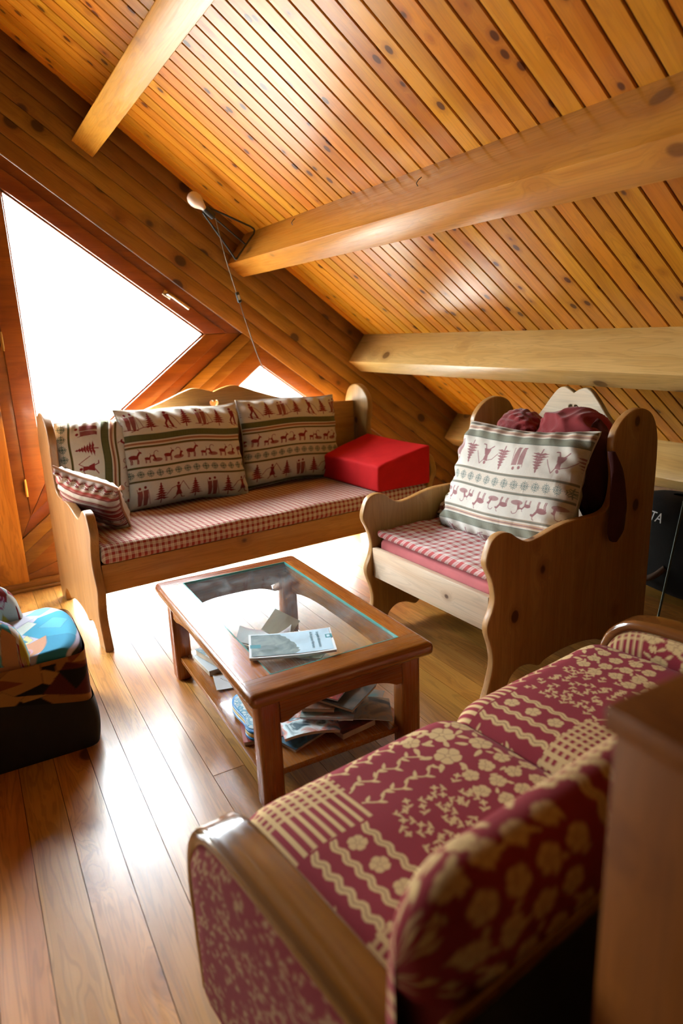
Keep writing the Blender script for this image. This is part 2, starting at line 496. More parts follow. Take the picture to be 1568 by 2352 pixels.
M['pink'] = plain('pink_cotton', (0.60, 0.13, 0.13), 0.85, sheen=0.2)
M['fur'] = plain('red_fur', (0.30, 0.008, 0.010), 0.9, sheen=0.5, noise=0.35, bump=0.9, bscale=160)
M['shawl'] = plain('dark_red_wool', (0.27, 0.014, 0.018), 0.9, sheen=0.3, bump=0.4, bscale=350)
M['maroon'] = plain('maroon_wool', (0.07, 0.012, 0.012), 0.9, bump=0.4, bscale=350)
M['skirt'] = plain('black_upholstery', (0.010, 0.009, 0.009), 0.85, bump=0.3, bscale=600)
M['paper'] = plain('white_paper', (0.80, 0.83, 0.85), 0.6, noise=0.03)
M['pages'] = plain('page_edges', (0.55, 0.42, 0.30), 0.9, noise=0.2)

# ----------------------------------------------------------------- drawing printed patterns
class Canvas:
    """colour samples on a grid; coordinates in cm, y up"""
    def __init__(s, w, h, nx, ny, bg, ss=2):
        s.w, s.h, s.ss, s.nx, s.ny = w, h, ss, nx, ny
        NX, NY = nx * ss, ny * ss
        s.X = (np.arange(NX) + 0.5) / NX * w
        s.Y = (np.arange(NY) + 0.5) / NY * h
        s.img = np.empty((NX, NY, 3)); s.img[:] = bg
    def _win(s, x0, x1, y0, y1):
        i0, i1 = np.searchsorted(s.X, (x0, x1)); j0, j1 = np.searchsorted(s.Y, (y0, y1))
        return i0, i1, j0, j1
    def paint(s, x0, x1, y0, y1, fn, col, a=1.0):
        i0, i1, j0, j1 = s._win(x0, x1, y0, y1)
        if i1 <= i0 or j1 <= j0: return
        X, Y = np.meshgrid(s.X[i0:i1], s.Y[j0:j1], indexing='ij')
        m = fn(X, Y)
        sub = s.img[i0:i1, j0:j1]
        sub[m] = sub[m] * (1 - a) + np.array(col) * a
    def rect(s, x0, x1, y0, y1, col, a=1.0):
        s.paint(x0, x1, y0, y1, lambda X, Y: np.ones_like(X, bool), col, a)
    def poly(s, pts, col, a=1.0):
        p = np.array(pts, float)
        def fn(X, Y):
            ins = np.zeros_like(X, bool)
            for (xa, ya), (xb, yb) in zip(p, np.roll(p, -1, 0)):
                if ya == yb: continue
                c = ((ya > Y) != (yb > Y)) & (X < (xb - xa) * (Y - ya) / (yb - ya) + xa)
                ins ^= c
            return ins
        s.paint(p[:, 0].min(), p[:, 0].max(), p[:, 1].min(), p[:, 1].max(), fn, col, a)
    def ell(s, cx, cy, rx, ry, col, rot=0.0, a=1.0):
        R = max(rx, ry); c, sn = math.cos(rot), math.sin(rot)
        s.paint(cx - R, cx + R, cy - R, cy + R, lambda X, Y: (((X - cx) * c + (Y - cy) * sn) / rx) ** 2 + ((-(X - cx) * sn + (Y - cy) * c) / ry) ** 2 < 1, col, a)
    def line(s, pts, w, col, a=1.0):
        for (xa, ya), (xb, yb) in zip(pts[:-1], pts[1:]):
            L2 = (xb - xa) ** 2 + (yb - ya) ** 2 + 1e-9
            def fn(X, Y):
                t = np.clip(((X - xa) * (xb - xa) + (Y - ya) * (yb - ya)) / L2, 0, 1)
                return (X - xa - t * (xb - xa)) ** 2 + (Y - ya - t * (yb - ya)) ** 2 < (w / 2) ** 2
            s.paint(min(xa, xb) - w, max(xa, xb) + w, min(ya, yb) - w, max(ya, yb) + w, fn, col, a)
    def get(s):
        return s.img.reshape(s.nx, s.ss, s.ny, s.ss, 3).mean((1, 3))

CREAM, BRICK, GREEN, ORANGE, TEAL = lin('#ddd2c2'), lin('#8d2a2c'), lin('#4a4a26'), lin('#b07a48'), lin('#35564a')

def m_tree(c, x, y, h, col=BRICK):
    w = h * 0.42; r = random.Random(int(x * 91 + y * 7))
    c.line([(x, y), (x, y + h * 0.9)], h * 0.055, col)
    for k in range(7):
        t = 0.22 + 0.72 * k / 6; ww = w * (1.06 - t) * (0.9 + 0.3 * r.random()); yy = y + h * t
        for sg in (-1, 1):
            c.poly([(x, yy + h * 0.075), (x + sg * ww * 0.55, yy + h * 0.02), (x + sg * ww, yy - h * 0.055 + h * 0.03 * r.random()), (x + sg * ww * 0.62, yy - h * 0.045), (x + sg * ww * 0.4, yy - h * 0.075), (x, yy - h * 0.02)], col)
def m_skier(c, x, y, h, f=1, col=BRICK):
    c.ell(x - 0.05 * h * f, y + h * 0.9, h * 0.075, h * 0.085, col)
    c.poly([(x - .15 * h * f, y + .80 * h), (x + .10 * h * f, y + .82 * h), (x + .12 * h * f, y + .5 * h), (x - .10 * h * f, y + .46 * h)], col)
    c.line([(x - .02 * h * f, y + .5 * h), (x - .14 * h * f, y + .28 * h), (x - .08 * h * f, y + .06 * h)], h * .1, col)
    c.line([(x + .06 * h * f, y + .5 * h), (x + .12 * h * f, y + .27 * h), (x + .2 * h * f, y + .06 * h)], h * .1, col)
    c.line([(x - .26 * h * f, y + .16 * h), (x + .12 * h * f, y - .03 * h)], h * .04, col)
    c.line([(x + .0 * h * f, y + .14 * h), (x + .34 * h * f, y - .04 * h)], h * .04, col)
    c.line([(x + .1 * h * f, y + .76 * h), (x + .28 * h * f, y + .6 * h), (x + .55 * h * f, y + .1 * h)], h * .028, col)
def m_pair(c, x, y, h, col=BRICK):
    for dx, hh in ((-.13, .95), (.14, 1.0)):
        X = x + dx * h
        c.ell(X, y + hh * h * .93, h * .065, h * .075, col)
        c.poly([(X - .12 * h, y + .78 * hh * h), (X + .11 * h, y + .8 * hh * h), (X + .13 * h, y + .38 * h), (X + .09 * h, y + .02 * h), (X - .08 * h, y + .02 * h), (X - .12 * h, y + .4 * h)], col, 0.9)
        c.line([(X - .09 * h, y), (X + .05 * h, y)], h * .04, col)
    c.line([(x - .26 * h, y + .85 * h), (x - .2 * h, y + .02 * h)], h * .025, col)
    c.line([(x + .26 * h, y + .8 * h), (x + .36 * h, y + .02 * h)], h * .025, col)
def m_ski_pair(c, x, y, h, col=BRICK):
    m_pair(c, x - .05 * h, y + .08 * h, h * .9, col)
    c.line([(x - .4 * h, y + .1 * h), (x + .25 * h, y + .05 * h)], h * .035, col)
    c.line([(x - .1 * h, y - .02 * h), (x + .55 * h, y + .2 * h)], h * .035, col)
    c.line([(x + .3 * h, y + .75 * h), (x + .5 * h, y + .2 * h)], h * .025, col)
def m_dancer(c, x, y, h, f=1, col=BRICK):
    c.ell(x, y + .86 * h, .07 * h, .08 * h, col)
    c.poly([(x - .12 * h, y + .78 * h), (x + .12 * h, y + .76 * h), (x + .07 * h, y + .48 * h), (x - .08 * h, y + .48 * h)], col)
    c.poly([(x - .1 * h, y + .5 * h), (x + .1 * h, y + .5 * h), (x + .2 * h, y + .22 * h), (x - .18 * h, y + .22 * h)], col)
    c.line([(x + .1 * h, y + .22 * h), (x + .18 * h, y + .04 * h), (x + .3 * h, y + .04 * h)], .05 * h, col)
    c.line([(x - .08 * h, y + .22 * h), (x - .3 * h * f, y + .05 * h)], .05 * h, col)
    c.line([(x - .1 * h, y + .74 * h), (x - .36 * h, y + .66 * h), (x - .62 * h, y + .36 * h)], .035 * h, col)
    c.line([(x + .1 * h, y + .74 * h), (x + .26 * h, y + .95 * h), (x + .55 * h, y + .4 * h)], .035 * h, col)
def m_goat(c, x, y, h, f=1, col=BRICK):
    c.ell(x, y + .52 * h, .34 * h, .17 * h, col, -0.12 * f)
    for dx in (-.26, -.17, .2, .28):
        c.line([(x + dx * h * f, y + .45 * h), (x + (dx + .03) * h * f, y + .22 * h), (x + (dx - .02) * h * f, y)], .065 * h, col)
    c.line([(x + .27 * h * f, y + .58 * h), (x + .43 * h * f, y + .84 * h)], .15 * h, col)
    c.ell(x + .5 * h * f, y + .83 * h, .12 * h, .07 * h, col, -.5 * f)
    c.line([(x + .44 * h * f, y + .88 * h), (x + .40 * h * f, y + 1.05 * h), (x + .32 * h * f, y + 1.1 * h)], .045 * h, col)
def m_ibex(c, x, y, h, f=1, col=BRICK):
    c.ell(x - .05 * h * f, y + .2 * h, .42 * h, .17 * h, col, 0.0, 0.85)
    c.line([(x + .1 * h * f, y + .25 * h), (x + .2 * h * f, y + .55 * h)], .17 * h, col)
    c.ell(x + .25 * h * f, y + .58 * h, .13 * h, .07 * h, col, -.4 * f)
    c.line(catmull([(x + .18 * h * f, y + .62 * h), (x + .12 * h * f, y + .9 * h), (x - .1 * h * f, y + .97 * h), (x - .2 * h * f, y + .85 * h)], 4, False), .05 * h, col)
def m_flake(c, x, y, r, col=TEAL):
    for k in range(8):
        a = k * math.pi / 4; L = r * (1 if k % 2 == 0 else .75)
        c.line([(x + .12 * r * math.cos(a), y + .12 * r * math.sin(a)), (x + L * math.cos(a), y + L * math.sin(a))], r * .13, col)
        if k % 2 == 0:
            for d in (-.5, .5):
                c.line([(x + .5 * L * math.cos(a), y + .5 * L * math.sin(a)), (x + .85 * L * math.cos(a + d), y + .85 * L * math.sin(a + d))], r * .15, col)

def alpine_print(w, h, nx, ny, top=0.0, flip=False, turn=False, seed=0):
    """bands of the chalet cotton: skiers and firs, ribbon, goats, flakes, walkers and firs; repeat 62 cm"""
    W_, H_ = (h, w) if turn else (w, h)
    NX, NY = (ny, nx) if turn else (nx, ny)
    c = Canvas(W_, H_, NX, NY, CREAM)
    r = random.Random(seed)
    rep = 38.0
    def Y(v): return H_ - (v - top)          # v measured downwards from the top of the repeat
    for bi in range(-2, 4):
        base = bi * rep
        def band(v0, v1, col, a=1.0): c.rect(-1, W_ + 1, Y(base + v1), Y(base + v0), col, a)
        # ribbon
        band(15.2, 18.6, lin('#6d6a44')); band(15.2, 15.6, GREEN); band(18.2, 18.6, GREEN)
        x = 0.0
        while x < W_:
            c.rect(x, x + .22, Y(base + 18.2), Y(base + 15.6), GREEN, 0.75); x += .55
        band(19.2, 20.6, lin('#c99a72')); band(19.6, 20.0, lin('#7d3030')); band(21.2, 22.3, lin('#8a6a40')); band(21.4, 21.9, GREEN)
        # goats
        x = r.uniform(-4, 0); k = r.randrange(5)
        while x < W_ + 5:
            yb = Y(base + 30.0)
            (lambda: m_goat(c, x, yb, 5.6), lambda: m_ibex(c, x, yb, 6.0), lambda: m_goat(c, x, yb, 6.6), lambda: m_goat(c, x, yb, 4.2), lambda: m_ibex(c, x, yb, 6.0, -1))[k % 5]()
            x += (5.6, 6.2, 6.4, 4.6, 5.8)[k % 5]; k += 1
        band(31.6, 32.7, lin('#8a6a40')); band(31.8, 32.4, GREEN)
        band(33.0, 38.2, lin('#d8bfa0'), 0.45)
        x = r.uniform(0, 2)
        while x < W_ + 2:
            m_flake(c, x, Y(base + 35.6), 2.0); x += 4.7
        band(38.5, 39.6, lin('#8a6a40')); band(38.7, 39.3, GREEN)
        # figures: skiers and walkers by turns, firs between
        x = r.uniform(-4, 0); k = r.randrange(4)
        while x < W_ + 6:
            yb = Y(base + 13.4)
            if bi % 2 == 0: (lambda: m_skier(c, x, yb, 10.2), lambda: m_tree(c, x, yb, 10.4), lambda: m_ski_pair(c, x, yb, 10.2), lambda: m_tree(c, x, yb, 9.8))[k % 4]()
            else: (lambda: m_pair(c, x, yb, 9.8), lambda: m_tree(c, x, yb, 10.6), lambda: m_dancer(c, x, yb + .4, 9.6), lambda: m_tree(c, x, yb, 10.2))[k % 4]()
            x += 8.8; k += 1
    C = c.get()
    if flip: C = C[::-1, ::-1]
    if turn: C = np.transpose(C, (1, 0, 2))[::-1]
    return C

SRED, SBEI = lin('#923038'), lin('#d8b47e')
SDK = lin('#7a4a38')
def s_flower(c, x, y, r, rot=0.0, det=True):
    for k in range(5):
        a = rot + k * 2 * math.pi / 5
        c.ell(x + .60 * r * math.cos(a), y + .60 * r * math.sin(a), .44 * r, .40 * r, SBEI, a + math.pi / 2)
        c.ell(x + .72 * r * math.cos(a + .3), y + .72 * r * math.sin(a + .3), .30 * r, .26 * r, SBEI)
    c.ell(x, y, .5 * r, .5 * r, SBEI)
    if det:
        for k in range(5):
            a = rot + (k + .5) * 2 * math.pi / 5
            c.line([(x + .25 * r * math.cos(a), y + .25 * r * math.sin(a)), (x + .75 * r * math.cos(a), y + .75 * r * math.sin(a))], r * .07, SDK, .65)
        c.line([(x + .22 * r * math.cos(t), y + .22 * r * math.sin(t)) for t in np.linspace(rot, rot + 5.2, 9)], r * .06, SDK, .6)
def s_leaf(c, x, y, L, a):
    dx, dy = math.cos(a), math.sin(a); w = .26 * L
    c.poly(catmull([(x, y), (x + .35 * L * dx - w * dy, y + .35 * L * dy + w * dx), (x + L * dx, y + L * dy), (x + .45 * L * dx + .6 * w * dy, y + .45 * L * dy - .6 * w * dx)], 4), SBEI)
def s_sprig(c, x, y, s, a):
    c.line([(x, y), (x + s * math.cos(a), y + s * math.sin(a))], s * .08, SBEI)
    tx, ty = x + s * math.cos(a), y + s * math.sin(a)
    for k in range(4):
        c.ell(tx + .22 * s * math.cos(a + k * 1.57), ty + .22 * s * math.sin(a + k * 1.57), .2 * s, .14 * s, SBEI, a + k * 1.57)
    s_leaf(c, x, y, .7 * s, a + .95); s_leaf(c, x, y, .7 * s, a - .95); s_leaf(c, x + .1 * s * math.cos(a), y + .1 * s * math.sin(a), .5 * s, a + 2.3)
def sofa_print(w, h, nx, ny, seed, cell=19.0, ox=0.0, oy=0.0, fine=False):
    """patchwork of big blooms, sprigs, stripes, checks, vines and wavy ribbons, woven beige on wine red (cm)"""
    c = Canvas(w, h, nx, ny, SRED)
    r = random.Random(seed)
    if fine:
        for k in range(int(w * h / 3.2)):
            s_leaf(c, r.uniform(0, w), r.uniform(0, h), r.uniform(1.0, 2.2), r.uniform(0, 6.28))
        return c.get() * 0.55 + np.array(lin('#7a2a26')) * 0.45
    nI, nJ = int(w / cell) + 3, int(h / cell) + 3
    for i in range(-1, nI):
        for j in range(-1, nJ):
            x0, y0 = i * cell + ox, j * cell + oy
            kind = (i * 2 + j * 3 + seed) % 6
            X = lambda t: x0 + t * cell
            Yf = lambda t: y0 + t * cell
            if kind == 0:
                for fx, fy, fr in ((.24, .26, .16), (.72, .20, .14), (.50, .62, .16), (.10, .74, .12), (.88, .66, .14), (.30, .92, .10)):
                    s_flower(c, X(fx), Yf(fy), fr * cell, r.random())
                    for q in range(4):
                        a = q * 1.57 + r.uniform(0, 1.2); s_leaf(c, X(fx) + fr * cell * 1.1 * math.cos(a), Yf(fy) + fr * cell * 1.1 * math.sin(a), cell * .16, a + r.uniform(-.5, .5))
            elif kind == 1:
                for u in range(6):
                    for v in range(6):
                        s_sprig(c, X((u + .35 + .5 * (v % 2)) / 6), Yf((v + .3) / 6), cell * .105, r.uniform(0, 6.28))
            elif kind == 2:
                for u in range(9):
                    c.rect(X(u / 9 + .02), X(u / 9 + .07), Yf(.02), Yf(.98), SBEI)
                c.rect(X(0), X(1), Yf(.0), Yf(.03), SRED); 
                for u in range(5):
                    c.rect(X(0), X(1), Yf(.55 + u / 11), Yf(.595 + u / 11), SBEI, .8)
            elif kind == 3:
                for u in range(4):
                    for v in range(4):
                        s_flower(c, X((u + .3 + .4 * (v % 2)) / 4), Yf((v + .4) / 4), cell * .095, r.random())
                        s_leaf(c, X((u + .3 + .4 * (v % 2)) / 4), Yf((v + .85) / 4), cell * .10, r.uniform(0, 6.28))
                        s_leaf(c, X((u + .62 + .4 * (v % 2)) / 4), Yf((v + .5) / 4), cell * .09, r.uniform(0, 6.28))
            elif kind == 4:
                for q in (.2, .52, .84):
                    pts = [(X(t / 24), Yf(q + .05 * math.sin(t * .8 + q * 9))) for t in range(25)]
                    c.line(pts, cell * .022, SBEI)
                    for t in range(1, 24, 2):
                        s_leaf(c, pts[t][0], pts[t][1], cell * .11, (1 if t % 4 == 1 else -1) * r.uniform(.6, 1.2))
            else:
                for q in (.2, .42, .8):
                    pts = [(X(q + .022 * math.sin(t * 1.1)), Yf(t / 30)) for t in range(31)]
                    c.line(pts, cell * .075, SBEI); c.line(pts, cell * .012, SDK, .7)
                for v in range(3):
                    s_flower(c, X(.61), Yf((v + .5) / 3), cell * .10, r.random())
    return c.get()

# ================================================================= THE ROOM
G = 3.70                      # inner face of the gable wall
RZ = 2.901                    # ridge height of the ceiling boards
TH = math.atan2(0.6, 0.8)
YB = -5.5                     # back wall
YP = -1.6                     # boards and planks are laid singly from here to the gable
KX = 3.06                     # knee walls

# ---- ceiling: backing and one board after another, running down the slope
bm = bmesh.new()
for sg in (1, -1):
    off = 0.008 if sg == 1 else 0.0
    pr = [(0, RZ + off), (sg * 3.5, RZ + off - 2.625), (sg * 3.5, RZ + 0.2 - 2.625), (0, RZ + 0.2)]
    v0 = [bm.verts.new((a, YB - 0.2, b)) for a, b in pr]; v1 = [bm.verts.new((a, G + 0.12, b)) for a, b in pr]
    bm.faces.new(v0); bm.faces.new(v1[::-1])
    for i in range(4): bm.faces.new((v0[i], v1[i], v1[(i + 1) % 4], v0[(i + 1) % 4]))
ceiling = struct('ceiling', bm_mesh(bm, False), M['backing'], label='sloping ceiling of varnished pine boards between the beams')
pitch_b = 0.0784
bmesh_board = box(0.0, 3.98, -0.0361, 0.0361, 0, 0.013, 0.0024, 1)
k = 0
y = 1.131 + pitch_b * 32.5 + pitch_b * 0
ys = [1.131 + pitch_b * (n + 0.5) for n in range(-34, 33)]
for yc in ys:
    if yc + 0.036 > G + 0.02 or yc < YP: continue
    o = obj('board', bmesh_board, M['ceil'], ceiling, (0.0, yc, RZ), (0, TH, 0))
obj('board', box(0.0, 3.98, 1.131 + pitch_b * 32 + 0.003 + pitch_b * 0.0, G - 0.001, 0, 0.013, 0.002, 1) if 1.131 + pitch_b * 33 > G + 0.02 else box(0, 3.98, G - 0.004, G - 0.001, 0, .013), M['ceil'], ceiling, (0, 0, RZ), (0, TH, 0))

# ---- purlins
BW, BD = 0.112, 0.196
for i, (xt, lab) in enumerate(((0.779, 'highest pine beam, steep at the upper left of the ceiling'), (1.507, 'long pine beam ending beside the bare bulb'),
                               (2.250, 'pine beam running low above the wooden armchair'), (2.987, 'lowest pine beam, mostly behind the wooden armchair'))):
    o = struct('ceiling_beam', box(0, BW, YB, G, -BD, 0.004, 0.004, 2), M['beam'] if i < 2 else M['beam_lit'], label=lab)
    o.location = (xt, 0, RZ - 0.75 * xt); o.rotation_euler = (0, TH, 0)
    if i == 1:
        for hy_, hz_ in ((3.02, -0.062), (2.02, -0.085)):
            obj('wire_hook', tube([(0.002, hy_, hz_), (-0.010, hy_, hz_ + 0.004), (-0.013, hy_ - 0.008, hz_ + 0.014), (-0.010, hy_ - 0.012, hz_ + 0.026)], 0.0016, 6), M['black'], o)

# ---- floor: one plank after another, running towards the gable
floor = struct('floor', box(-KX - 0.1, KX + 0.4, YB, G + 0.05, -0.08, -0.012), M['backing'], label='varnished pine plank floor')
pw = 0.0988
kk = 0
for n in range(-31, 35):
    xa = -0.02 + n * pw; xb = xa + pw - 0.0016
    if xa < -KX or xb > KX + 0.16: continue
    cut = -1.2 + ((n * 0.618) % 1.0) * 1.6
    if n == 5: cut = 1.70
    for y0, y1 in ((YP, cut - 0.0008), (cut + 0.0008, G)):
        L = y1 - y0
        o = obj('plank', box(-pw / 2 + 0.0008, pw / 2 - 0.0008, -L / 2, L / 2, -0.014, 0), M['floor'], floor, ((xa + xb) / 2, (y0 + y1) / 2, random.uniform(-0.0005, 0.0)))

# ---- knee walls and back wall
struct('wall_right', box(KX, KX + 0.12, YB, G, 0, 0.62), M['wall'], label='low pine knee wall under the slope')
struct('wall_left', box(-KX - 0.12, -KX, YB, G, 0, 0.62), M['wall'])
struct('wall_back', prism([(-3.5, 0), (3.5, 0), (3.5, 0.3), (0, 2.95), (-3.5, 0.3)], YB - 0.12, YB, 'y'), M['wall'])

# ---- gable wall: boards parallel to the slope above the windows
wall_gable = struct('wall_gable', prism([(0, 2.36), (0, 2.96), (3.5, 2.96 - 2.625), (3.5, 0), (3.122, 0)], G + 0.012, G + 0.11), M['backing'], label='gable wall of knotty pine boards parallel to the slope')
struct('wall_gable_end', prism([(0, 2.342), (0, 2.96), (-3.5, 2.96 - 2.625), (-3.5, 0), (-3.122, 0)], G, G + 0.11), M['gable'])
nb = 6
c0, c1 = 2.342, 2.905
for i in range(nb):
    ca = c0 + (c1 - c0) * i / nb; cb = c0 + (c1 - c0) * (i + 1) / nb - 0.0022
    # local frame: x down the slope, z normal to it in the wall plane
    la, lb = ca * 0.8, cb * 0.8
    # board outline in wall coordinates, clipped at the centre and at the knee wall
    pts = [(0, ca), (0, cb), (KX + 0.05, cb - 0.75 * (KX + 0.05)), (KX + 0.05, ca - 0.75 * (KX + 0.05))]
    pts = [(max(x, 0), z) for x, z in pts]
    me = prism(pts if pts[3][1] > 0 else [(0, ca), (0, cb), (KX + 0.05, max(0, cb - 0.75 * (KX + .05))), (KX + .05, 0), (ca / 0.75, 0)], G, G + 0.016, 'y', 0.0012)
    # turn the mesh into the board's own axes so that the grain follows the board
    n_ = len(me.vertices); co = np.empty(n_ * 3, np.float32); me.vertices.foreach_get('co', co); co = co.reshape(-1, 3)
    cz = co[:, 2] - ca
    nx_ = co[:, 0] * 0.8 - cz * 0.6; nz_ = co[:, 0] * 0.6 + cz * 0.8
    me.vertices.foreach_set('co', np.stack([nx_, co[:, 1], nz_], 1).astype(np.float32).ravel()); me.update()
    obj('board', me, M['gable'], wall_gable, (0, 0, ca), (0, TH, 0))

def tri1(xl, c, d):
    xb = (c - d) / 1.515
    return [(xl, c - 0.75 * xl), (xb, c - 0.75 * xb), (xl, d + 0.765 * xl)]
def tri2(d, c, zb):
    xa = (c - d) / 1.515
    return [((zb - d) / 0.765, zb), (xa, c - 0.75 * xa), ((c - zb) / 0.75, zb)]
def ring(parent, name, outer, inner, y0, y1, mat, sg, bevel=0.003):
    n = len(outer)
    for i in range(n):
        j = (i + 1) % n
        q = [outer[i], outer[j], inner[j], inner[i]]
        obj(name, prism([(sg * a, b) for a, b in q], y0, y1, 'y', bevel), mat, parent)
GL1, SA1, FR1 = tri1(0.325, 2.182, 0.305), tri1(0.228, 2.281, 0.204), tri1(0.172, 2.342, 0.139)
GL2, FR2 = tri2(-0.121, 2.241, 0.118), tri2(-0.011, 2.342, 0.045)
def inset(t, f):
    cx = sum(p[0] for p in t) / 3; cz = sum(p[1] for p in t) / 3
    return [(cx + (p[0] - cx) * f, cz + (p[1] - cz) * f) for p in t]
for sg, na, nb_, la, lb in ((1, 'window_1', 'window_2', 'large three-cornered window with brown frame and lever handle', 'low wide three-cornered window behind the bench'),
                            (-1, 'window_3', 'window_4', None, None)):
    w = bpy.data.objects.new(na, None); link(w); w['kind'] = 'structure'
    if la: w['label'] = la
    ring(w, 'frame_member', FR1, inset(SA1, 0.96), G + 0.020, G + 0.09, M['frame'], sg)
    ring(w, 'sash_member', [(a, b) for a, b in inset(SA1, 0.995)], GL1, G + 0.012, G + 0.075, M['frame'], sg, 0.006)
    ring(w, 'glazing_bead', GL1, inset(GL1, 0.975), G + 0.030, G + 0.045, M['frame'], sg, 0.003)
    obj('pane', prism([(sg * a, b) for a, b in inset(GL1, 1.01)], G + 0.046, G + 0.05), M['glass'], w)
    w2 = bpy.data.objects.new(nb_, None); link(w2); w2['kind'] = 'structure'
    if lb: w2['label'] = lb
    ring(w2, 'frame_member', FR2, GL2, G + 0.018, G + 0.09, M['frame'], sg)
    ring(w2, 'glazing_bead', GL2, inset(GL2, 0.985), G + 0.030, G + 0.045, M['frame'], sg, 0.003)
    obj('pane', prism([(sg * a, b) for a, b in inset(GL2, 1.01)], G + 0.046, G + 0.05), M['glass'], w2)
    obj('corner_block', prism([(sg * 2.42, 0.11), (sg * 2.86, 0.11), (sg * 2.42, 0.44)], G + 0.022, G + 0.07, 'y'), M['frame'], w2)
    # pine board on the diagonal between the two windows
    xk = (2.342 - 0.139) / 1.515; xm = (2.342 + 0.011) / 1.515
    ql = [(0.172, 0.139 + 0.765 * 0.172), (xk, 0.139 + 0.765 * xk), (xm, -0.011 + 0.765 * xm), (0.172, -0.011 + 0.765 * 0.172)]
    mid = [((a[0] + b[0]) / 2, (a[1] + b[1]) / 2) for a, b in ((ql[0], ql[3]), (ql[1], ql[2]))]
    t = bpy.data.objects.new('trim_2' if sg == 1 else 'trim_3', None); link(t); t['kind'] = 'structure'
    if sg == 1: t['label'] = 'diagonal pine strips between the two windows'
    for q in ([ql[0], ql[1], mid[1], mid[0]], [mid[0], mid[1], ql[2], ql[3]]):
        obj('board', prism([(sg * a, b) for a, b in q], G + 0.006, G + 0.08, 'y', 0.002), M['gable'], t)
    if sg == 1:
        # hinges and handle of the large window
        for hz in (0.535, 1.255):
            h = obj('hinge', box(0.221, 0.235, G + 0.001, G + 0.014, hz - 0.036, hz + 0.036, 0.004), M['brass'], w)
            obj('pin', tube([(0.228, G + 0.0, hz - 0.045), (0.228, G + 0.0, hz + 0.045)], 0.0055, 10), M['brass'], h)
        d = Vector((0.8, 0, -0.6))
        p0 = Vector((1.045, G + 0.004, 1.462))
        h = obj('handle', tube([p0 + Vector((0, -0.004, 0)), p0 + Vector((0, -0.034, 0)), p0 + d * 0.008 + Vector((0, -0.042, 0)), p0 + d * 0.03 + Vector((0, -0.044, 0)), p0 + d * 0.125 + Vector((0, -0.044, 0))], 0.0085, 12), M['metal'], w)
        obj('rosette', sweep_rect([p0 - d * 0.022 + Vector((0, -0.002, 0)), p0 + d * 0.026 + Vector((0, -0.002, 0))], 0.028, 0.010, 0.004, Vector((0.6, 0, 0.8))), M['metal'], h)

struct('trim_1', prism([(-0.172, 0), (0.172, 0), (0.172, 2.213), (0, 2.342), (-0.172, 2.213)], G - 0.012, G + 0.09, 'y', 0.004), M['post'], label='broad upright pine post between the gable windows')
bb = bpy.data.objects.new('baseboard_gable', None); link(bb); bb['kind'] = 'structure'; bb['label'] = 'low pine skirting along the gable wall'
obj('skirting', box(-KX, KX, G - 0.02, G + 0.05, 0.0, 0.047, 0.006), M['gable'], bb)
obj('quarter_round', box(-KX, KX, G - 0.036, G - 0.018, 0.0, 0.020, 0.008, 3), M['gable'], bb)


# ================================================================= CARVED SETTLE AND ARMCHAIR
SIDE = [(0, 0), (0.020, 0.06), (0.036, 0.13), (0.028, 0.19), (0.008, 0.25), (0.008, 0.285), (0.030, 0.335), (0.036, 0.38), (0.022, 0.44), (-0.003, 0.492), (0.0, 0.53),
        (0.022, 0.575), (0.060, 0.592), (0.10, 0.586), (0.14, 0.560), (0.185, 0.540), (0.244, 0.546), (0.31, 0.562), (0.38, 0.572), (0.46, 0.572), (0.54, 0.572), (0.592, 0.59),
        (0.612, 0.64), (0.615, 0.70), (0.604, 0.76), (0.596, 0.816), (0.606, 0.862), (0.645, 0.905), (0.70, 0.931), (0.755, 0.932), (0.812, 0.905), (0.848, 0.840), (0.860, 0.74), (0.860, 0.5), (0.860, 0.25), (0.860, 0.10), (0.858, 0.0)]
def side_profile(depth):
    s = depth / 0.86
    top = catmull([(a * s, b) for a, b in SIDE], 5, False)
    bot = [(0.80 * s, 0.0), (0.77 * s, 0.0)] + catmull([(0.77 * s, 0.0), (0.757 * s, 0.045), (0.715 * s, 0.078), (0.66 * s, 0.078), (0.61 * s, 0.058), (0.57 * s, 0.072), (0.50 * s, 0.085), (0.43 * s, 0.088), (0.36 * s, 0.085), (0.29 * s, 0.072), (0.26 * s, 0.058), (0.21 * s, 0.078), (0.156 * s, 0.080), (0.115 * s, 0.05), (0.10 * s, 0.0)], 4, False)[1:]
    return top + bot

def heart(cx, cz, s):
    out = []
    for k in range(28):
        t = 2 * math.pi * k / 28
        out.append((cx + s * 16 * math.sin(t) ** 3 / 17, cz + s * (13 * math.cos(t) - 5 * math.cos(2 * t) - 2 * math.cos(3 * t) - math.cos(4 * t)) / 17))
    return out
def drop(cx, cz, s, sg):
    return [(cx + sg * s * (math.cos(t) * 1.3), cz + s * 0.7 * math.sin(t) - sg * 0 + 0.4 * s * math.cos(t)) for t in np.linspace(0, 2 * math.pi, 14, endpoint=False)]

def back_profile(half, bumps, edge_z, bottom):
    """mirror-symmetric crest: bumps = (offset from centre, z) from the dip outwards"""
    right = catmull([(0.0, bumps[0][1])] + [b for b in bumps[1:]] + [(half, edge_z)], 6, False)
    left = [(-a, b) for a, b in right[::-1]]
    pts = left[:-1] + right
    return pts + [(half, bottom), (-half, bottom)]

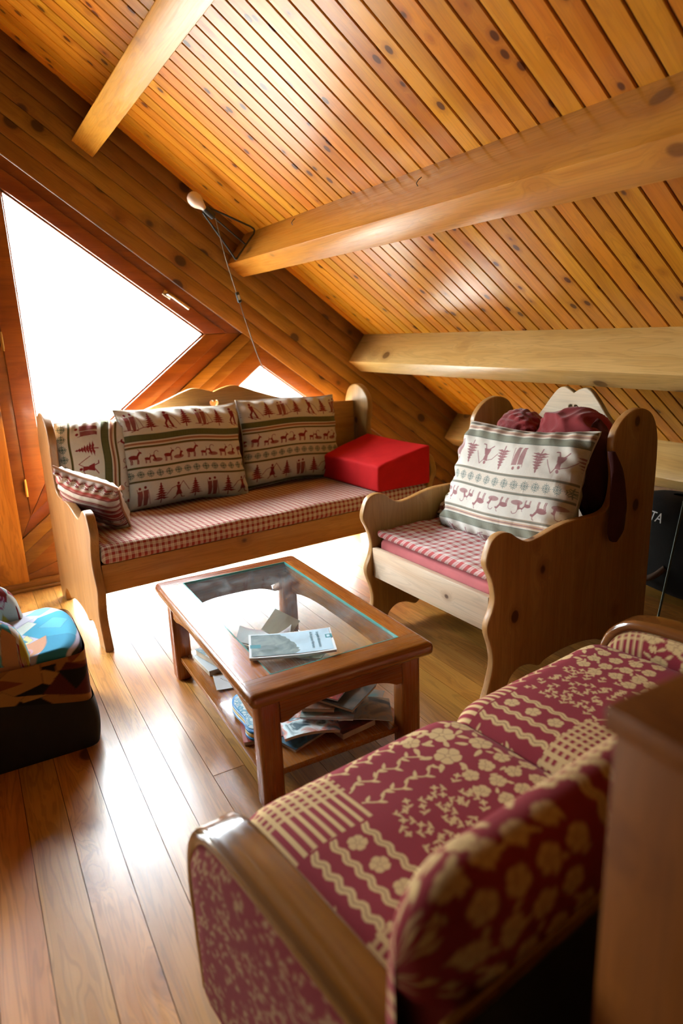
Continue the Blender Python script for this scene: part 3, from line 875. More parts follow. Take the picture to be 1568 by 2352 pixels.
def make_settle():
    LEN, DEP, TK = 1.80, 0.80, 0.036
    t = thing('settle', 'carved pine settle bench with scalloped sides under the gable windows', 'bench', (0.363, 2.71, 0), math.radians(4.4))
    for x in (TK / 2, LEN - TK / 2):
        o = obj('side_panel', panel([side_profile(DEP)], TK, 0.006, 'x'), M['pine_z_shaded'], t, (x, 0, 0))
    c = LEN / 2
    half = c - TK - 0.001
    CS = -0.03
    bp = back_profile(half, [(0, 0.958), (0.05, 0.974), (0.11, 0.984), (0.17, 0.970), (0.28, 0.930), (0.43, 0.885), (0.62, 0.850)], 0.835, 0.26)
    sc = 0.88
    bp = [(a + CS * (1 - (a / half) ** 2), b) for a, b in bp]
    o = obj('backrest', panel([bp, heart(CS, 0.896, 0.026), drop(CS - 0.062, 0.870, 0.013, -1), drop(CS + 0.062, 0.870, 0.013, 1)], 0.026, 0.004, 'y'), M['pine_x'], t, (c, 0.712, 0))
    obj('front_rail', box(-half, half, -0.013, 0.013, 0.238, 0.362, 0.003), M['pine_x'], t, (c, 0.050, 0))
    obj('seat_board', box(-half, half, 0.064, 0.698, 0.338, 0.360, 0.002), M['pine_x'], t, (c, 0, 0))
    return t
settle = make_settle()

def make_carved_chair():
    WID, TK = 0.745, 0.030
    t = thing('carved_armchair', 'carved pine armchair with high wings facing the coffee table', 'armchair', (1.400, 1.576, 0), math.radians(2.5))
    for y in (TK / 2, WID - TK / 2):
        obj('side_panel', panel([side_profile(0.86)], TK, 0.005, 'y'), M['pine_z'], t, (0, y, 0))
    half = WID / 2 - TK - 0.001
    bp = back_profile(half, [(0, 0.962), (0.025, 0.976), (0.055, 0.984), (0.085, 0.972), (0.125, 0.93), (0.17, 0.875), (0.22, 0.835)], 0.82, 0.25)
    me = panel([bp, heart(0, 0.895, 0.026), drop(-0.058, 0.865, 0.013, -1), drop(0.058, 0.865, 0.013, 1)], 0.026, 0.004, 'x')
    obj('backrest', me, M['pine_y_lit'], t, (0.838, WID / 2, 0))
    obj('front_rail', box(-0.012, 0.012, -half, half, 0.238, 0.366, 0.003), M['pine_y_lit'], t, (0.048, WID / 2, 0))
    obj('seat_board', box(0.062, 0.822, -half, half, 0.300, 0.322, 0.002), M['pine_y_lit'], t, (0, WID / 2, 0))
    return t
cchair = make_carved_chair()

# ---- soft shapes
def cushion_block(x0, x1, y0, y1, z0, z1, r, nx=40, ny=40, amp=0.003, seed=1, sag=0.0, quilt=0.0, q=0.09):
    """rounded slab as one closed skin with a softly uneven top"""
    bm = bmesh.new()
    bm_box(bm, x0, x1, y0, y1, z0, z1, r, 4)
    bmesh.ops.subdivide_edges(bm, edges=[e for e in bm.edges if e.calc_length() > 0.12], cuts=min(nx, 24), use_grid_fill=True)
    X = np.array([v.co.x for v in bm.verts]); Y = np.array([v.co.y for v in bm.verts]); Z = np.array([v.co.z for v in bm.verts])
    w = np.clip((Z - z0) / (z1 - z0), 0, 1)
    inner = np.clip(np.minimum(np.minimum(X - x0, x1 - X), np.minimum(Y - y0, y1 - Y)) / 0.08, 0, 1)
    dz = wob(X, Y, seed, 22) * amp * w - sag * inner * w
    if quilt:
        dz += quilt * w * (np.abs(np.sin(math.pi * X / q) * np.sin(math.pi * Y / q)) ** 0.5 - 0.6)
    dx = wob(Z, Y + X, seed + 5, 30) * amp * 0.8
    for v, a, b in zip(bm.verts, dz, dx):
        v.co.z += float(a)
        v.co.y += float(b) * (1 if abs(v.co.y - y0) < r else 0)
    return bm_mesh(bm, deg=60)

o = obj('mattress', cushion_block(0.041, 1.759, 0.022, 0.690, 0.3635, 0.440, 0.020, amp=0.003, seed=3), M['ging'], None, (0.363, 2.71, 0), (0, 0, math.radians(4.4)))
tag(o, 'long red and white gingham mattress on the settle', 'mattress')
o = obj('seat_cushion', cushion_block(0.064, 0.80, 0.040, 0.705, 0.324, 0.404, 0.022, amp=0.004, seed=8), M['pink'], None, (1.400, 1.576, 0), (0, 0, math.radians(2.5)))
tag(o, 'thick pink seat cushion inside the carved armchair', 'cushion')
o = obj('quilted_seat_pad', cushion_block(0.050, 0.80, 0.043, 0.702, 0.412, 0.440, 0.013, amp=0.004, seed=9, quilt=0.008, q=0.11), M['ging2'], None, (1.400, 1.576, 0), (0, 0, math.radians(2.5)))
tag(o, 'quilted pink checked pad on top of the armchair cushion', 'cushion')

# ---- pillows
def pillow_mesh(w, h, t, C, seed, wr=0.006, conc=0.05, flat=0.40, back=18):
    nx, ny = C.shape[:2]
    def surf(n, m, sg):
        u = np.linspace(-1, 1, n); v = np.linspace(-1, 1, m)
        U, V = np.meshgrid(u, v, indexing='ij')
        X = w / 2 * U * (1 - conc * (1 - V ** 2) * U ** 2); Y = h / 2 * V * (1 - conc * (1 - U ** 2) * V ** 2)
        T = np.clip((1 - np.abs(U) ** 3.2) * (1 - np.abs(V) ** 3.2), 0, 1) ** flat
        edge = T * (1 - T) * 4
        Z = t / 2 * T * (1 - 0.18 * V) + wr * wob(U, V, seed, 5) * T + wr * 0.9 * edge * (np.sin(U * 23 + 3 * np.sin(V * 5 + seed)) * np.abs(V) ** 2 + np.sin(V * 21 + 2 * np.sin(U * 4 + seed)) * np.abs(U) ** 2)
        X = X + 0.012 * wob(U * 0 + V, V, seed + 9, 3); Y = Y + 0.012 * wob(U, U * 0, seed + 4, 4)
        return np.stack([X, Y, Z * sg], -1)
    F = surf(nx, ny, 1.0); B = surf(back + 2, back + 2, -1.0)[::-1]
    return grids_mesh([(F, C), (B, np.full(B.shape, 0.0) + np.array(CREAM))])

def frame_rot(origin, xax, yax):
    x = Vector(xax).normalized(); y = (Vector(yax) - x * x.dot(Vector(yax))).normalized(); z = x.cross(y)
    return Matrix(((x.x, y.x, z.x, origin[0]), (x.y, y.y, z.y, origin[1]), (x.z, y.z, z.z, origin[2]), (0, 0, 0, 1)))
def piping(parent, w, h, conc, r, mat, seed):
    pts = []
    n = 40
    for sd in range(4):
        for k in range(n):
            s = -1 + 2 * k / n
            U, V = ((s, -1), (1, s), (-s, 1), (-1, -s))[sd]
            X = w / 2 * U * (1 - conc * (1 - V ** 2) * U ** 2); Y = h / 2 * V * (1 - conc * (1 - U ** 2) * V ** 2)
            X += 0.012 * float(wob(np.array([V * 1.0]), np.array([V * 1.0]), seed + 9, 3)[0]); Y += 0.012 * float(wob(np.array([U * 1.0]), np.array([0.0]), seed + 4, 4)[0])
            pts.append((X, Y, 0))
    return obj('seam_piping', tube(pts, r, 6, True), mat, parent)
SEL = Matrix.Translation((0.363, 2.71, 0)) @ Matrix.Rotation(math.radians(4.4), 4, 'Z')
CHR = Matrix.Translation((1.400, 1.576, 0)) @ Matrix.Rotation(math.radians(2.5), 4, 'Z')
M['pipe'] = plain('cream_piping', (0.62, 0.55, 0.44), 0.9)
M['pipe_red'] = plain('brown_piping', (0.40, 0.18, 0.09), 0.9)

def put_pillow(name, label, base, mat4, w, h, t, C, seed, conc=0.05, pipe='pipe', pr=0.004, wr=0.006, matn='print'):
    o = obj(name, pillow_mesh(w, h, t, C, seed, wr, conc), M[matn])
    o.matrix_world = base @ mat4
    tag(o, label, 'pillow', 'alpine-print pillows' if name == 'pillow' else None)
    piping(o, w, h, conc, pr, M[pipe], seed)
    return o
RX = lambda lean: (0, math.sin(lean), math.cos(lean))
put_pillow('pillow', 'middle alpine-print pillow standing upright on the settle', SEL, frame_rot((0.625, 0.560, 0.672), (1, 0.0, -0.035), (0.02, 0.25, 1)), 0.63, 0.485, 0.17, alpine_print(63, 52, 300, 250, top=1.0, seed=5), 21)
put_pillow('pillow', 'alpine-print pillow between the middle pillow and the red block', SEL, frame_rot((1.255, 0.585, 0.672), (1, 0.03, -0.045), (0.03, 0.2, 1)), 0.62, 0.47, 0.15, alpine_print(62, 54, 280, 230, top=1.0, seed=9), 22)
put_pillow('pillow', 'alpine-print pillow turned sideways in the left corner of the settle', SEL, frame_rot((0.205, 0.605, 0.655), (1, -0.16, 0.0), (0.0, 0.18, 1)), 0.34, 0.46, 0.14, alpine_print(34, 46, 180, 220, top=33.0, turn=True, seed=3), 23)

# striped cushion
def stripe_print(nx, ny):
    c = Canvas(34, 30, nx, ny, lin('#a8463f')); r = random.Random(5)
    y = 0.0
    while y < 30:
        hgt = r.choice((0.5, 0.8, 1.2, 1.8)); col = r.choice((lin('#c9b2a2'), lin('#8c3430'), lin('#d8cbbd'), lin('#7c2a2b'), lin('#b96a5e')))
        c.rect(0, 34, y, y + hgt, col); y += hgt
        c.rect(0, 34, y, y + .25, lin('#d9c8b4')); y += .35
    c.rect(0, 34, 21.0, 23.0, lin('#e2dbd2')); c.rect(0, 34, 24.0, 25.5, lin('#b4534c'))
    for x in range(2, 34, 5):
        m_flake(c, x, 27.5, 1.7, lin('#e6e2dc')); m_flake(c, x + 2, 9.0, 1.5, lin('#5d2220')); m_flake(c, x, 15.5, 1.2, lin('#6b2323'))
    return c.get()
o = put_pillow('striped_cushion', 'small red and white striped cushion leaning in the settle armrest', SEL, frame_rot((0.105, 0.325, 0.583), (0.17, -0.20, -0.077), (-0.095, -0.05, 0.189)), 0.32, 0.25, 0.12, stripe_print(200, 160), 31, conc=0.07, pipe='pipe_red', pr=0.006)
for cx, cy in ((-0.158, -0.122), (0.158, -0.122), (0.158, 0.122)):
    obj('tassel', tube([(cx * 1.0, cy * 1.0, 0), (cx * 1.06, cy * 1.08, 0.004), (cx * 1.13, cy * 1.16, -0.003)], 0.008, 8, False, lambda t: 0.5 + t), M['pipe_red'], o)

# big pillow in the armchair, print upside down: faces the table (-x of the chair)
put_pillow('pillow', 'large alpine-print pillow with light put into its print, filling the carved armchair', CHR, frame_rot((0.455, 0.338, 0.630), (0.07, -1, 0.040), (0.42, 0.08, 1)), 0.625, 0.48, 0.19, np.clip(alpine_print(64, 51, 300, 260, top=10.0, flip=True, seed=14) * 0.86 + 0.16, 0, 0.90), 41, wr=0.009)  # same print made lighter: window light on this pillow put into the colour
put_pillow('pillow', 'smaller pillow peeping out low behind the big armchair pillow', CHR, frame_rot((0.47, 0.535, 0.545), (0.1, -1, -0.1), (0.5, 0.1, 1)), 0.34, 0.28, 0.12, alpine_print(42, 32, 120, 100, top=40.0, seed=19), 42)

# red block cushion: wedge, higher towards the arm
def wedge():
    bm = bmesh.new()
    pts = [(1.415, 0.00), (1.752, -0.01), (1.752, 0.545), (1.415, 0.555)]
    zs = [0.578, 0.650, 0.655, 0.575]
    lo = [bm.verts.new((a, b, 0.444)) for a, b in pts]; hi = [bm.verts.new((a, b, z)) for (a, b), z in zip(pts, zs)]
    bm.faces.new(lo[::-1]); bm.faces.new(hi)
    for i in range(4): bm.faces.new((lo[i], lo[(i + 1) % 4], hi[(i + 1) % 4], hi[i]))
    bmesh.ops.bevel(bm, geom=list(bm.edges), offset=0.012, segments=3, affect='EDGES', profile=0.5)
    bmesh.ops.subdivide_edges(bm, edges=[e for e in bm.edges if e.calc_length() > 0.08], cuts=14, use_grid_fill=True)
    for v in bm.verts:
        if v.co.z > 0.47:
            a, b = v.co.x, v.co.y
            v.co.z += 0.0025 * math.sin(a * 60 + 9 * math.sin(b * 13)) * max(0, 1 - abs(a - 1.45) / 0.2) + 0.004 * math.sin(a * 9 + b * 7)
    return bm_mesh(bm, deg=50)
o = obj('red_block_cushion', wedge(), M['red']); o.matrix_world = SEL
tag(o, 'bright red foam block cushion at the end of the settle', 'cushion')

# clothes stuffed behind the armchair pillow
def heap(name, label, cat, c, rx, ry, rz, mat, seed, amp, freq, folds=0.0, rot=0.0):
    n, m = 96, 72
    u = np.linspace(0, 2 * math.pi, n); v = np.linspace(0.02, math.pi - 0.02, m)
    U, V = np.meshgrid(u, v, indexing='ij')
    D = np.stack([np.cos(U) * np.sin(V), np.sin(U) * np.sin(V), np.cos(V)], -1)
    s = 1 + amp * wob(D[..., 0] * 1.0 + D[..., 2] * .7, D[..., 1] + D[..., 2] * .5, seed, freq, 7)
    if folds:
        for q in range(3):
            rd = wob(D[..., 1] * 1.3 + D[..., 0] * .6, D[..., 2] + D[..., 0] * .5, seed + 3 + q, 2.4 + 1.3 * q, 4)
            s = s + folds / (1 + .6 * q) * (np.clip(1 - np.abs(rd) * 1.4, 0, 1) ** 2 - .3)
    P = D * s[..., None] * np.array([rx, ry, rz])
    o = obj(name, grids_mesh([(P[::-1], None)]), mat)
    o.matrix_world = CHR @ Matrix.Translation(c) @ Matrix.Rotation(rot, 4, 'X')
    return tag(o, label, cat)
heap('fur_bundle', 'furry dark red bundle tucked above the armchair pillow', 'fabric', (0.655, 0.495, 0.805), 0.085, 0.115, 0.095, M['fur'], 51, 0.07, 14, 0.03)
heap('bunched_cloth', 'bunched dark red cloth beside the furry bundle', 'fabric', (0.665, 0.235, 0.812), 0.095, 0.165, 0.112, M['shawl'], 55, 0.04, 6, 0.16, -0.25)
# sleeve hanging outside the near wing
def sleeve():
    path = [(0.566, -0.016, 0.80), (0.588, -0.022, 0.74), (0.600, -0.026, 0.66), (0.612, -0.028, 0.58), (0.606, -0.026, 0.50), (0.600, -0.024, 0.465)]
    pts = catmull(path, 8, False)
    bm = bmesh.new(); rings = []
    for i, p in enumerate(pts):
        t = i / (len(pts) - 1); wd = 0.012 + 0.034 * math.sin(min(t * 1.25, 1.0) * 1.9) - 0.032 * max(0, t - .8) * 5; th = 0.013
        rings.append([bm.verts.new((p[0] + wd * math.cos(a) * (1 + .12 * math.sin(9 * t + a * 3)), p[1] + th * math.sin(a), p[2])) for a in np.linspace(0, 2 * math.pi, 16, endpoint=False)])
    for A, B in zip(rings[:-1], rings[1:]):
        for k in range(16): bm.faces.new((A[k], A[(k + 1) % 16], B[(k + 1) % 16], B[k]))
    bm.faces.new(rings[0]); bm.faces.new(rings[-1][::-1])
    return bm_mesh(bm, deg=60)
o = obj('hanging_sleeve', sleeve(), M['maroon']); o.matrix_world = CHR
tag(o, 'dark maroon sleeve hanging down the side of the carved armchair', 'garment')
gb = heap('garment_body', None, None, (0.640, 0.100, 0.690), 0.080, 0.060, 0.185, M['maroon'], 61, 0.05, 6, 0.12)
gb.parent = o; gb.matrix_parent_inverse = o.matrix_world.inverted()

# ================================================================= COFFEE TABLE
TX0, TX1, TY0, TY1, TZ = 0.515, 1.082, 1.430, 2.392, 0.375
GX0, GX1, GY0, GY1 = 0.606, 1.012, 1.515, 2.322
def make_table():
    t = thing('coffee_table', 'low red-brown coffee table with a glass top and a shelf', 'table', ((TX0 + TX1) / 2, (TY0 + TY1) / 2, 0), math.radians(-0.4))
    hx, hy = (TX1 - TX0) / 2, (TY1 - TY0) / 2
    cx, cy = (TX0 + TX1) / 2, (TY0 + TY1) / 2
    gx0, gx1, gy0, gy1 = GX0 - cx, GX1 - cx, GY0 - cy, GY1 - cy
    T0, T1 = TZ - 0.042, TZ
    def rail(x0, x1, y0, y1, mat, rnd):
        """one rail of the top; rnd = sides with the big rounded nose"""
        bm = bmesh.new(); bm_box(bm, x0, x1, y0, y1, T0, T1)
        es = []
        for e in bm.edges:
            a, b = e.verts[0].co, e.verts[1].co
            for s in rnd:
                if s == 'x-' and abs(a.x - x0) < 1e-5 and abs(b.x - x0) < 1e-5 and abs(a.z - b.z) < 1e-5: es.append(e)
                if s == 'x+' and abs(a.x - x1) < 1e-5 and abs(b.x - x1) < 1e-5 and abs(a.z - b.z) < 1e-5: es.append(e)
                if s == 'y-' and abs(a.y - y0) < 1e-5 and abs(b.y - y0) < 1e-5 and abs(a.z - b.z) < 1e-5: es.append(e)
                if s == 'y+' and abs(a.y - y1) < 1e-5 and abs(b.y - y1) < 1e-5 and abs(a.z - b.z) < 1e-5: es.append(e)
                if len(s) == 4:      # vertical corner
                    X = x0 if s[1] == '-' else x1; Y = y0 if s[3] == '-' else y1
                    if abs(a.x - X) < 1e-5 and abs(b.x - X) < 1e-5 and abs(a.y - Y) < 1e-5 and abs(b.y - Y) < 1e-5: es.append(e)
        bmesh.ops.bevel(bm, geom=list(set(es)), offset=0.0175, segments=5, affect='EDGES', profile=0.5)
        return obj('top_rail', bm_mesh(bm, deg=30), mat, t)
    g = 0.0006
    rail(-hx, gx0, gy0 + g, gy1 - g, M['tab_y'], ('x-',))
    rail(gx1, hx, gy0 + g, gy1 - g, M['tab_y'], ('x+',))
    rail(-hx, hx, -hy, gy0 - g, M['tab_x'], ('y-', 'x-', 'x+', 'x-y-', 'x+y-'))
    rail(-hx, hx, gy1 + g, hy, M['tab_x'], ('y+', 'x-', 'x+', 'x-y+', 'x+y+'))
    p = obj('glass_pane', box(gx0 + 0.001, gx1 - 0.001, gy0 + 0.001, gy1 - 0.001, TZ - 0.010, TZ - 0.003), M['tglass'], t)
    ed = bmesh.new()
    for a in ((gx0 - .001, gx0 + .0018, gy0, gy1), (gx1 - .0018, gx1 + .001, gy0, gy1), (gx0, gx1, gy0 - .001, gy0 + .0018), (gx0, gx1, gy1 - .0018, gy1 + .001)):
        bm_box(ed, a[0], a[1], a[2], a[3], TZ - 0.009, TZ + 0.0006)
    obj('glass_edge', bm_mesh(ed), M['gedge'], p)
    L = 0.062
    for sx in (-1, 1):
        for sy in (-1, 1):
            x = sx * (hx - 0.030 - L / 2); y_ = sy * (hy - 0.030 - L / 2)
            obj('leg', box(x - L / 2, x + L / 2, y_ - L / 2, y_ + L / 2, 0, T0 - 0.0005, 0.012, 3), M['tab_z'], t)
    lx, ly = hx - 0.030 - L, hy - 0.030 - L
    # aprons with a shallow arch below
    def apron(h):
        n = 16; pts = [(-h, T0 - 0.001), (h, T0 - 0.001), (h, T0 - 0.078)]
        for k in range(n + 1):
            s = 1 - 2 * k / n
            pts.append((s * h * 0.9, T0 - 0.078 + 0.030 * (1 - abs(s) ** 3.5)))
        pts.append((-h, T0 - 0.078))
        return pts[::-1]
    for s in (-1, 1):
        obj('apron', prism(apron(lx), -0.009, 0.009, 'y'), M['tab_x'], t, (0, s * (hy - 0.045), 0))
        obj('apron', prism(apron(ly), -0.009, 0.009, 'x'), M['tab_y'], t, (s * (hx - 0.045), 0, 0))
    obj('shelf', box(-lx - 0.045, lx + 0.045, -ly - 0.03, ly + 0.03, 0.078, 0.098, 0.003), M['tab_y'], t)
    return t
make_table()

# ================================================================= PRINTED MATTER
def cover_mat(name, cols, scale=9.0, seed=0.0):
    """colour photograph on a cover: blotches of a few inks"""
    k = NT(name)
    tc = k.n('ShaderNodeTexCoord'); mp = k.n('ShaderNodeMapping'); mp.inputs['Location'].default_value = (seed, seed * 1.7, 0)
    k.l(tc.outputs['Object'], mp.inputs['Vector'])
    ns = k.n('ShaderNodeTexNoise'); ns.inputs['Scale'].default_value = scale; ns.inputs['Detail'].default_value = 5; ns.inputs['Distortion'].default_value = 1.0
    k.l(mp.outputs[0], ns.inputs['Vector'])
    cr = k.n('ShaderNodeValToRGB'); el = cr.color_ramp.elements
    n = len(cols)
    el[0].position = 0.30; el[0].color = (*cols[0], 1); el[1].position = 0.70; el[1].color = (*cols[-1], 1)
    for i in range(1, n - 1):
        e = el.new(0.30 + 0.40 * i / (n - 1)); e.color = (*cols[i], 1)
    k.l(ns.outputs[0], cr.inputs[0]); k.l(cr.outputs[0], k.b.inputs['Base Color'])
    k.set(Roughness=0.5, Specular_IOR_Level=0.3)
    return k.m
def sheet(w, h, th, curl=0.0, n=12, bend='x', seed=0):
    """booklet block with soft curl"""
    bm = bmesh.new(); bm_box(bm, -w / 2, w / 2, -h / 2, h / 2, 0, th)
    bmesh.ops.subdivide_edges(bm, edges=[e for e in bm.edges if e.calc_length() > th * 2 + 0.01], cuts=n, use_grid_fill=True)
    for v in bm.verts:
        s = v.co.x / (w / 2) if bend == 'x' else v.co.y / (h / 2)
        v.co.z += curl * (s * s) + 0.0006 * math.sin(v.co.x * 40 + seed) * math.sin(v.co.y * 37)
    return bm_mesh(bm, deg=40)
def booklet(name, label, cat, loc, rotz, w, h, th, mat, curl=0.0, tilt=(0, 0), bend='x', pages=True, group=None):
    o = bpy.data.objects.new(name, None); link(o, None, loc, (tilt[0], tilt[1], rotz)); tag(o, label, cat, group)
    if pages:
        obj('pages', sheet(w - 0.004, h - 0.004, th * 0.86, curl, 8, bend), M['pages'] if th > 0.008 else M['paper'], o)
        obj('cover', sheet(w, h, max(0.0012, th * 0.14), curl, 8, bend), mat, o, (0, 0, th * 0.86 + 0.0002))
    else:
        obj('cover', sheet(w, h, th, curl, 10, bend), mat, o)
    return o
# brochure on the glass: picture below, title running up the page
o = bpy.data.objects.new('brochure', None); link(o, None, (0.722, 1.636, TZ + 0.0012), (0, 0, math.radians(-21.0)))
tag(o, 'pale blue brochure with a grey tree picture lying on the table glass', 'brochure')
BWd, BHt = 0.243, 0.150
obj('pages', sheet(BWd - 0.002, BHt - 0.002, 0.006, 0.004, 8), M['paper'], o)
obj('cover', sheet(BWd, BHt, 0.0012, 0.004, 10), M['paper'], o, (0, 0, 0.0064))
def flat(name, poly, mat, z, parent): return obj(name, prism(poly, z, z + 0.0004, 'z'), mat, parent)
M['sky_print'] = plain('pale_blue_ink', (0.52, 0.72, 0.84), 0.35, noise=0.12)
M['rock_print'] = cover_mat('grey_tree_picture', ((0.10, 0.15, 0.15), (0.20, 0.27, 0.27), (0.30, 0.37, 0.36)), 22.0)
M['teal_ink'] = plain('teal_ink', (0.045, 0.28, 0.33), 0.4)
M['text_ink'] = plain('blue_grey_ink', (0.16, 0.34, 0.42), 0.4)
def curved(me):      # lay a thin print on the curled cover
    for v in me.vertices: v.co.z += 0.004 * (v.co.x / (BWd / 2)) ** 2 + 0.0084
    return me
def bsub(poly):
    bm = bmesh.new(); vs = [bm.verts.new((a, b, 0)) for a, b in poly]; bm.faces.new(vs)
    bmesh.ops.triangulate(bm, faces=bm.faces)
    bmesh.ops.subdivide_edges(bm, edges=bm.edges, cuts=5, use_grid_fill=True)
    return curved(bm_mesh(bm))
obj('picture', bsub([(-0.115, -0.068), (0.115, -0.068), (0.115, 0.070), (-0.115, 0.070)]), M['sky_print'], o)
rp = [(-0.1150, -0.068)]
rr_ = random.Random(4)
rp += [(0.004, -0.068), (0.018, -0.054), (0.022, -0.048), (0.016, -0.043), (0.020, -0.034), (0.012, -0.026), (0.014, -0.018), (0.006, -0.008), (0.008, 0.004), (-0.002, 0.014), (-0.004, 0.026), (-0.012, 0.036), (-0.014, 0.046), (-0.026, 0.054), (-0.030, 0.064), (-0.048, 0.066), (-0.115, 0.069)]
me = bsub(rp)
for v in me.vertices: v.co.z += 0.0002
obj('tree_picture', me, M['rock_print'], o)
for poly, mt in (([(-0.118, -0.018), (-0.088, -0.018), (-0.088, 0.004), (-0.118, 0.004)], 'teal_ink'), ([(0.100, 0.006), (0.1195, 0.006), (0.1195, 0.030), (0.100, 0.030)], 'teal_ink'), ([(0.104, 0.011), (0.113, 0.011), (0.113, 0.025), (0.104, 0.025)], 'sky_print')):
    me = bsub(poly)
    for v in me.vertices: v.co.z += 0.0004 + (0.0002 if mt == 'sky_print' else 0)
    obj('logo', me, M[mt], o)
def lettering(txt, size, mat, parent, loc, rot, name='lettering', align='CENTER'):
    cu = bpy.data.curves.new('t', 'FONT'); cu.body = txt; cu.size = size; cu.align_x = align; cu.align_y = 'CENTER'; cu.resolution_u = 2; cu.extrude = 0.0002
    ob = bpy.data.objects.new('t', cu); me = bpy.data.meshes.new_from_object(ob); bpy.data.objects.remove(ob)
    return obj(name, me, mat, parent, loc, rot)
lettering('Le guide d\u00e9couverte', 0.0122, M['text_ink'], o, (0.079, 0.004, 0.0112), (0, 0, -math.pi / 2))
lettering('du Royaume Vercors', 0.0122, M['text_ink'], o, (0.060, 0.006, 0.0104), (0, 0, -math.pi / 2))

SZ = 0.0985      # shelf top
C_ = lambda *h: tuple(lin(x) for x in h)
booklet('leaflet', 'white booklet leaning at the back of the shelf, seen through the glass', 'booklet', (0.945, 2.235, 0.150), math.radians(32), 0.110, 0.110, 0.010, plain('cream_cover', (0.80, 0.76, 0.56), 0.5), 0.0, (0.42, -0.42))
booklet('magazine', 'pink and white magazine curling up under the glass', 'magazine', (0.868, 2.215, SZ + 0.028), math.radians(-28), 0.20, 0.13, 0.006, cover_mat('pink_white_cover', C_('#d8e2e6', '#e8e6e6', '#e3a9b4'), 7.0, 2.0), 0.022)
booklet('magazine', 'green picture magazine under the brochure, seen through the glass', 'magazine', (0.975, 2.075, SZ + 0.006), math.radians(-50), 0.165, 0.125, 0.006, cover_mat('green_picture_cover', C_('#27302a', '#56604e', '#8a8a50', '#5d86a0', '#b0a78e'), 22.0, 5.0), 0.006)
booklet('newspaper_bundle', 'crumpled white newspaper bundle on the shelf beside the rear leg', 'newspaper', (0.690, 2.185, SZ + 0.0225), math.radians(14), 0.145, 0.135, 0.024, cover_mat('newsprint', C_('#b8c8cc', '#e4e8e8', '#7fa3ad', '#dfe6e8'), 16.0, 8.0), 0.005)
booklet('catalogue', 'thick brown-edged catalogue under the newspaper bundle', 'catalogue', (0.685, 2.180, SZ + 0.0005), math.radians(4), 0.165, 0.150, 0.020, M['paper'])
o = booklet('leaflet', 'white leaflet with dark print lying flat on the shelf edge', 'leaflet', (0.672, 2.025, SZ + 0.0005), math.radians(-12), 0.135, 0.110, 0.003, M['paper'], 0.002)
M['ink'] = plain('black_ink', (0.03, 0.03, 0.03), 0.6)
lettering('avril', 0.030, M['ink'], o, (-0.035, 0.005, 0.0042), (0, 0, math.radians(-60)))
booklet('booklet', 'small brown booklet lying on the white leaflet', 'booklet', (0.715, 2.045, SZ + 0.0065), math.radians(10), 0.085, 0.075, 0.004, plain('brown_cover', (0.30, 0.16, 0.08), 0.5))

# blue and yellow case shaped like a shoe sole, on a red book
booklet('book', 'red and white book under the curvy blue box', 'book', (0.645, 1.745, SZ + 0.0005), math.radians(-16), 0.115, 0.235, 0.012, plain('red_cover', (0.42, 0.06, 0.04), 0.4))
o = thing('curvy_box', 'curvy blue and yellow box with white scribbles beside the front table leg', 'box', (0.622, 1.748, SZ + 0.0135), math.radians(-14))
sole = catmull([(0, 0.12), (0.035, 0.105), (0.048, 0.06), (0.040, 0.01), (0.030, -0.04), (0.036, -0.085), (0.020, -0.118), (-0.012, -0.118), (-0.028, -0.085), (-0.024, -0.04), (-0.042, 0.02), (-0.050, 0.065), (-0.036, 0.108)], 5)
M['blue'] = plain('blue_plastic', (0.015, 0.22, 0.52), 0.3); M['yellow'] = plain('yellow_plastic', (0.72, 0.58, 0.22), 0.4)
def scaled(p, s): return [(a * s, b * s) for a, b in p]
obj('base', panel([scaled(sole, 1.0)], 0.010, 0.003, 'z'), M['blue'], o, (0, 0, 0.005))
obj('band', panel([scaled(sole, 0.985)], 0.012, 0.003, 'z'), M['yellow'], o, (0, 0, 0.016))
obj('lid', panel([scaled(sole, 0.99)], 0.008, 0.003, 'z'), M['blue'], o, (0, 0, 0.026))
obj('printed_panel', panel([scaled(sole, 0.86)], 0.002, 0.0005, 'z'), cover_mat('blue_white_scribble', C_('#f0f4f4', '#e8f2f4', '#2f9ac0', '#eef4f4', '#1f86b4'), 45.0, 1.0), o, (0, 0, 0.0312))

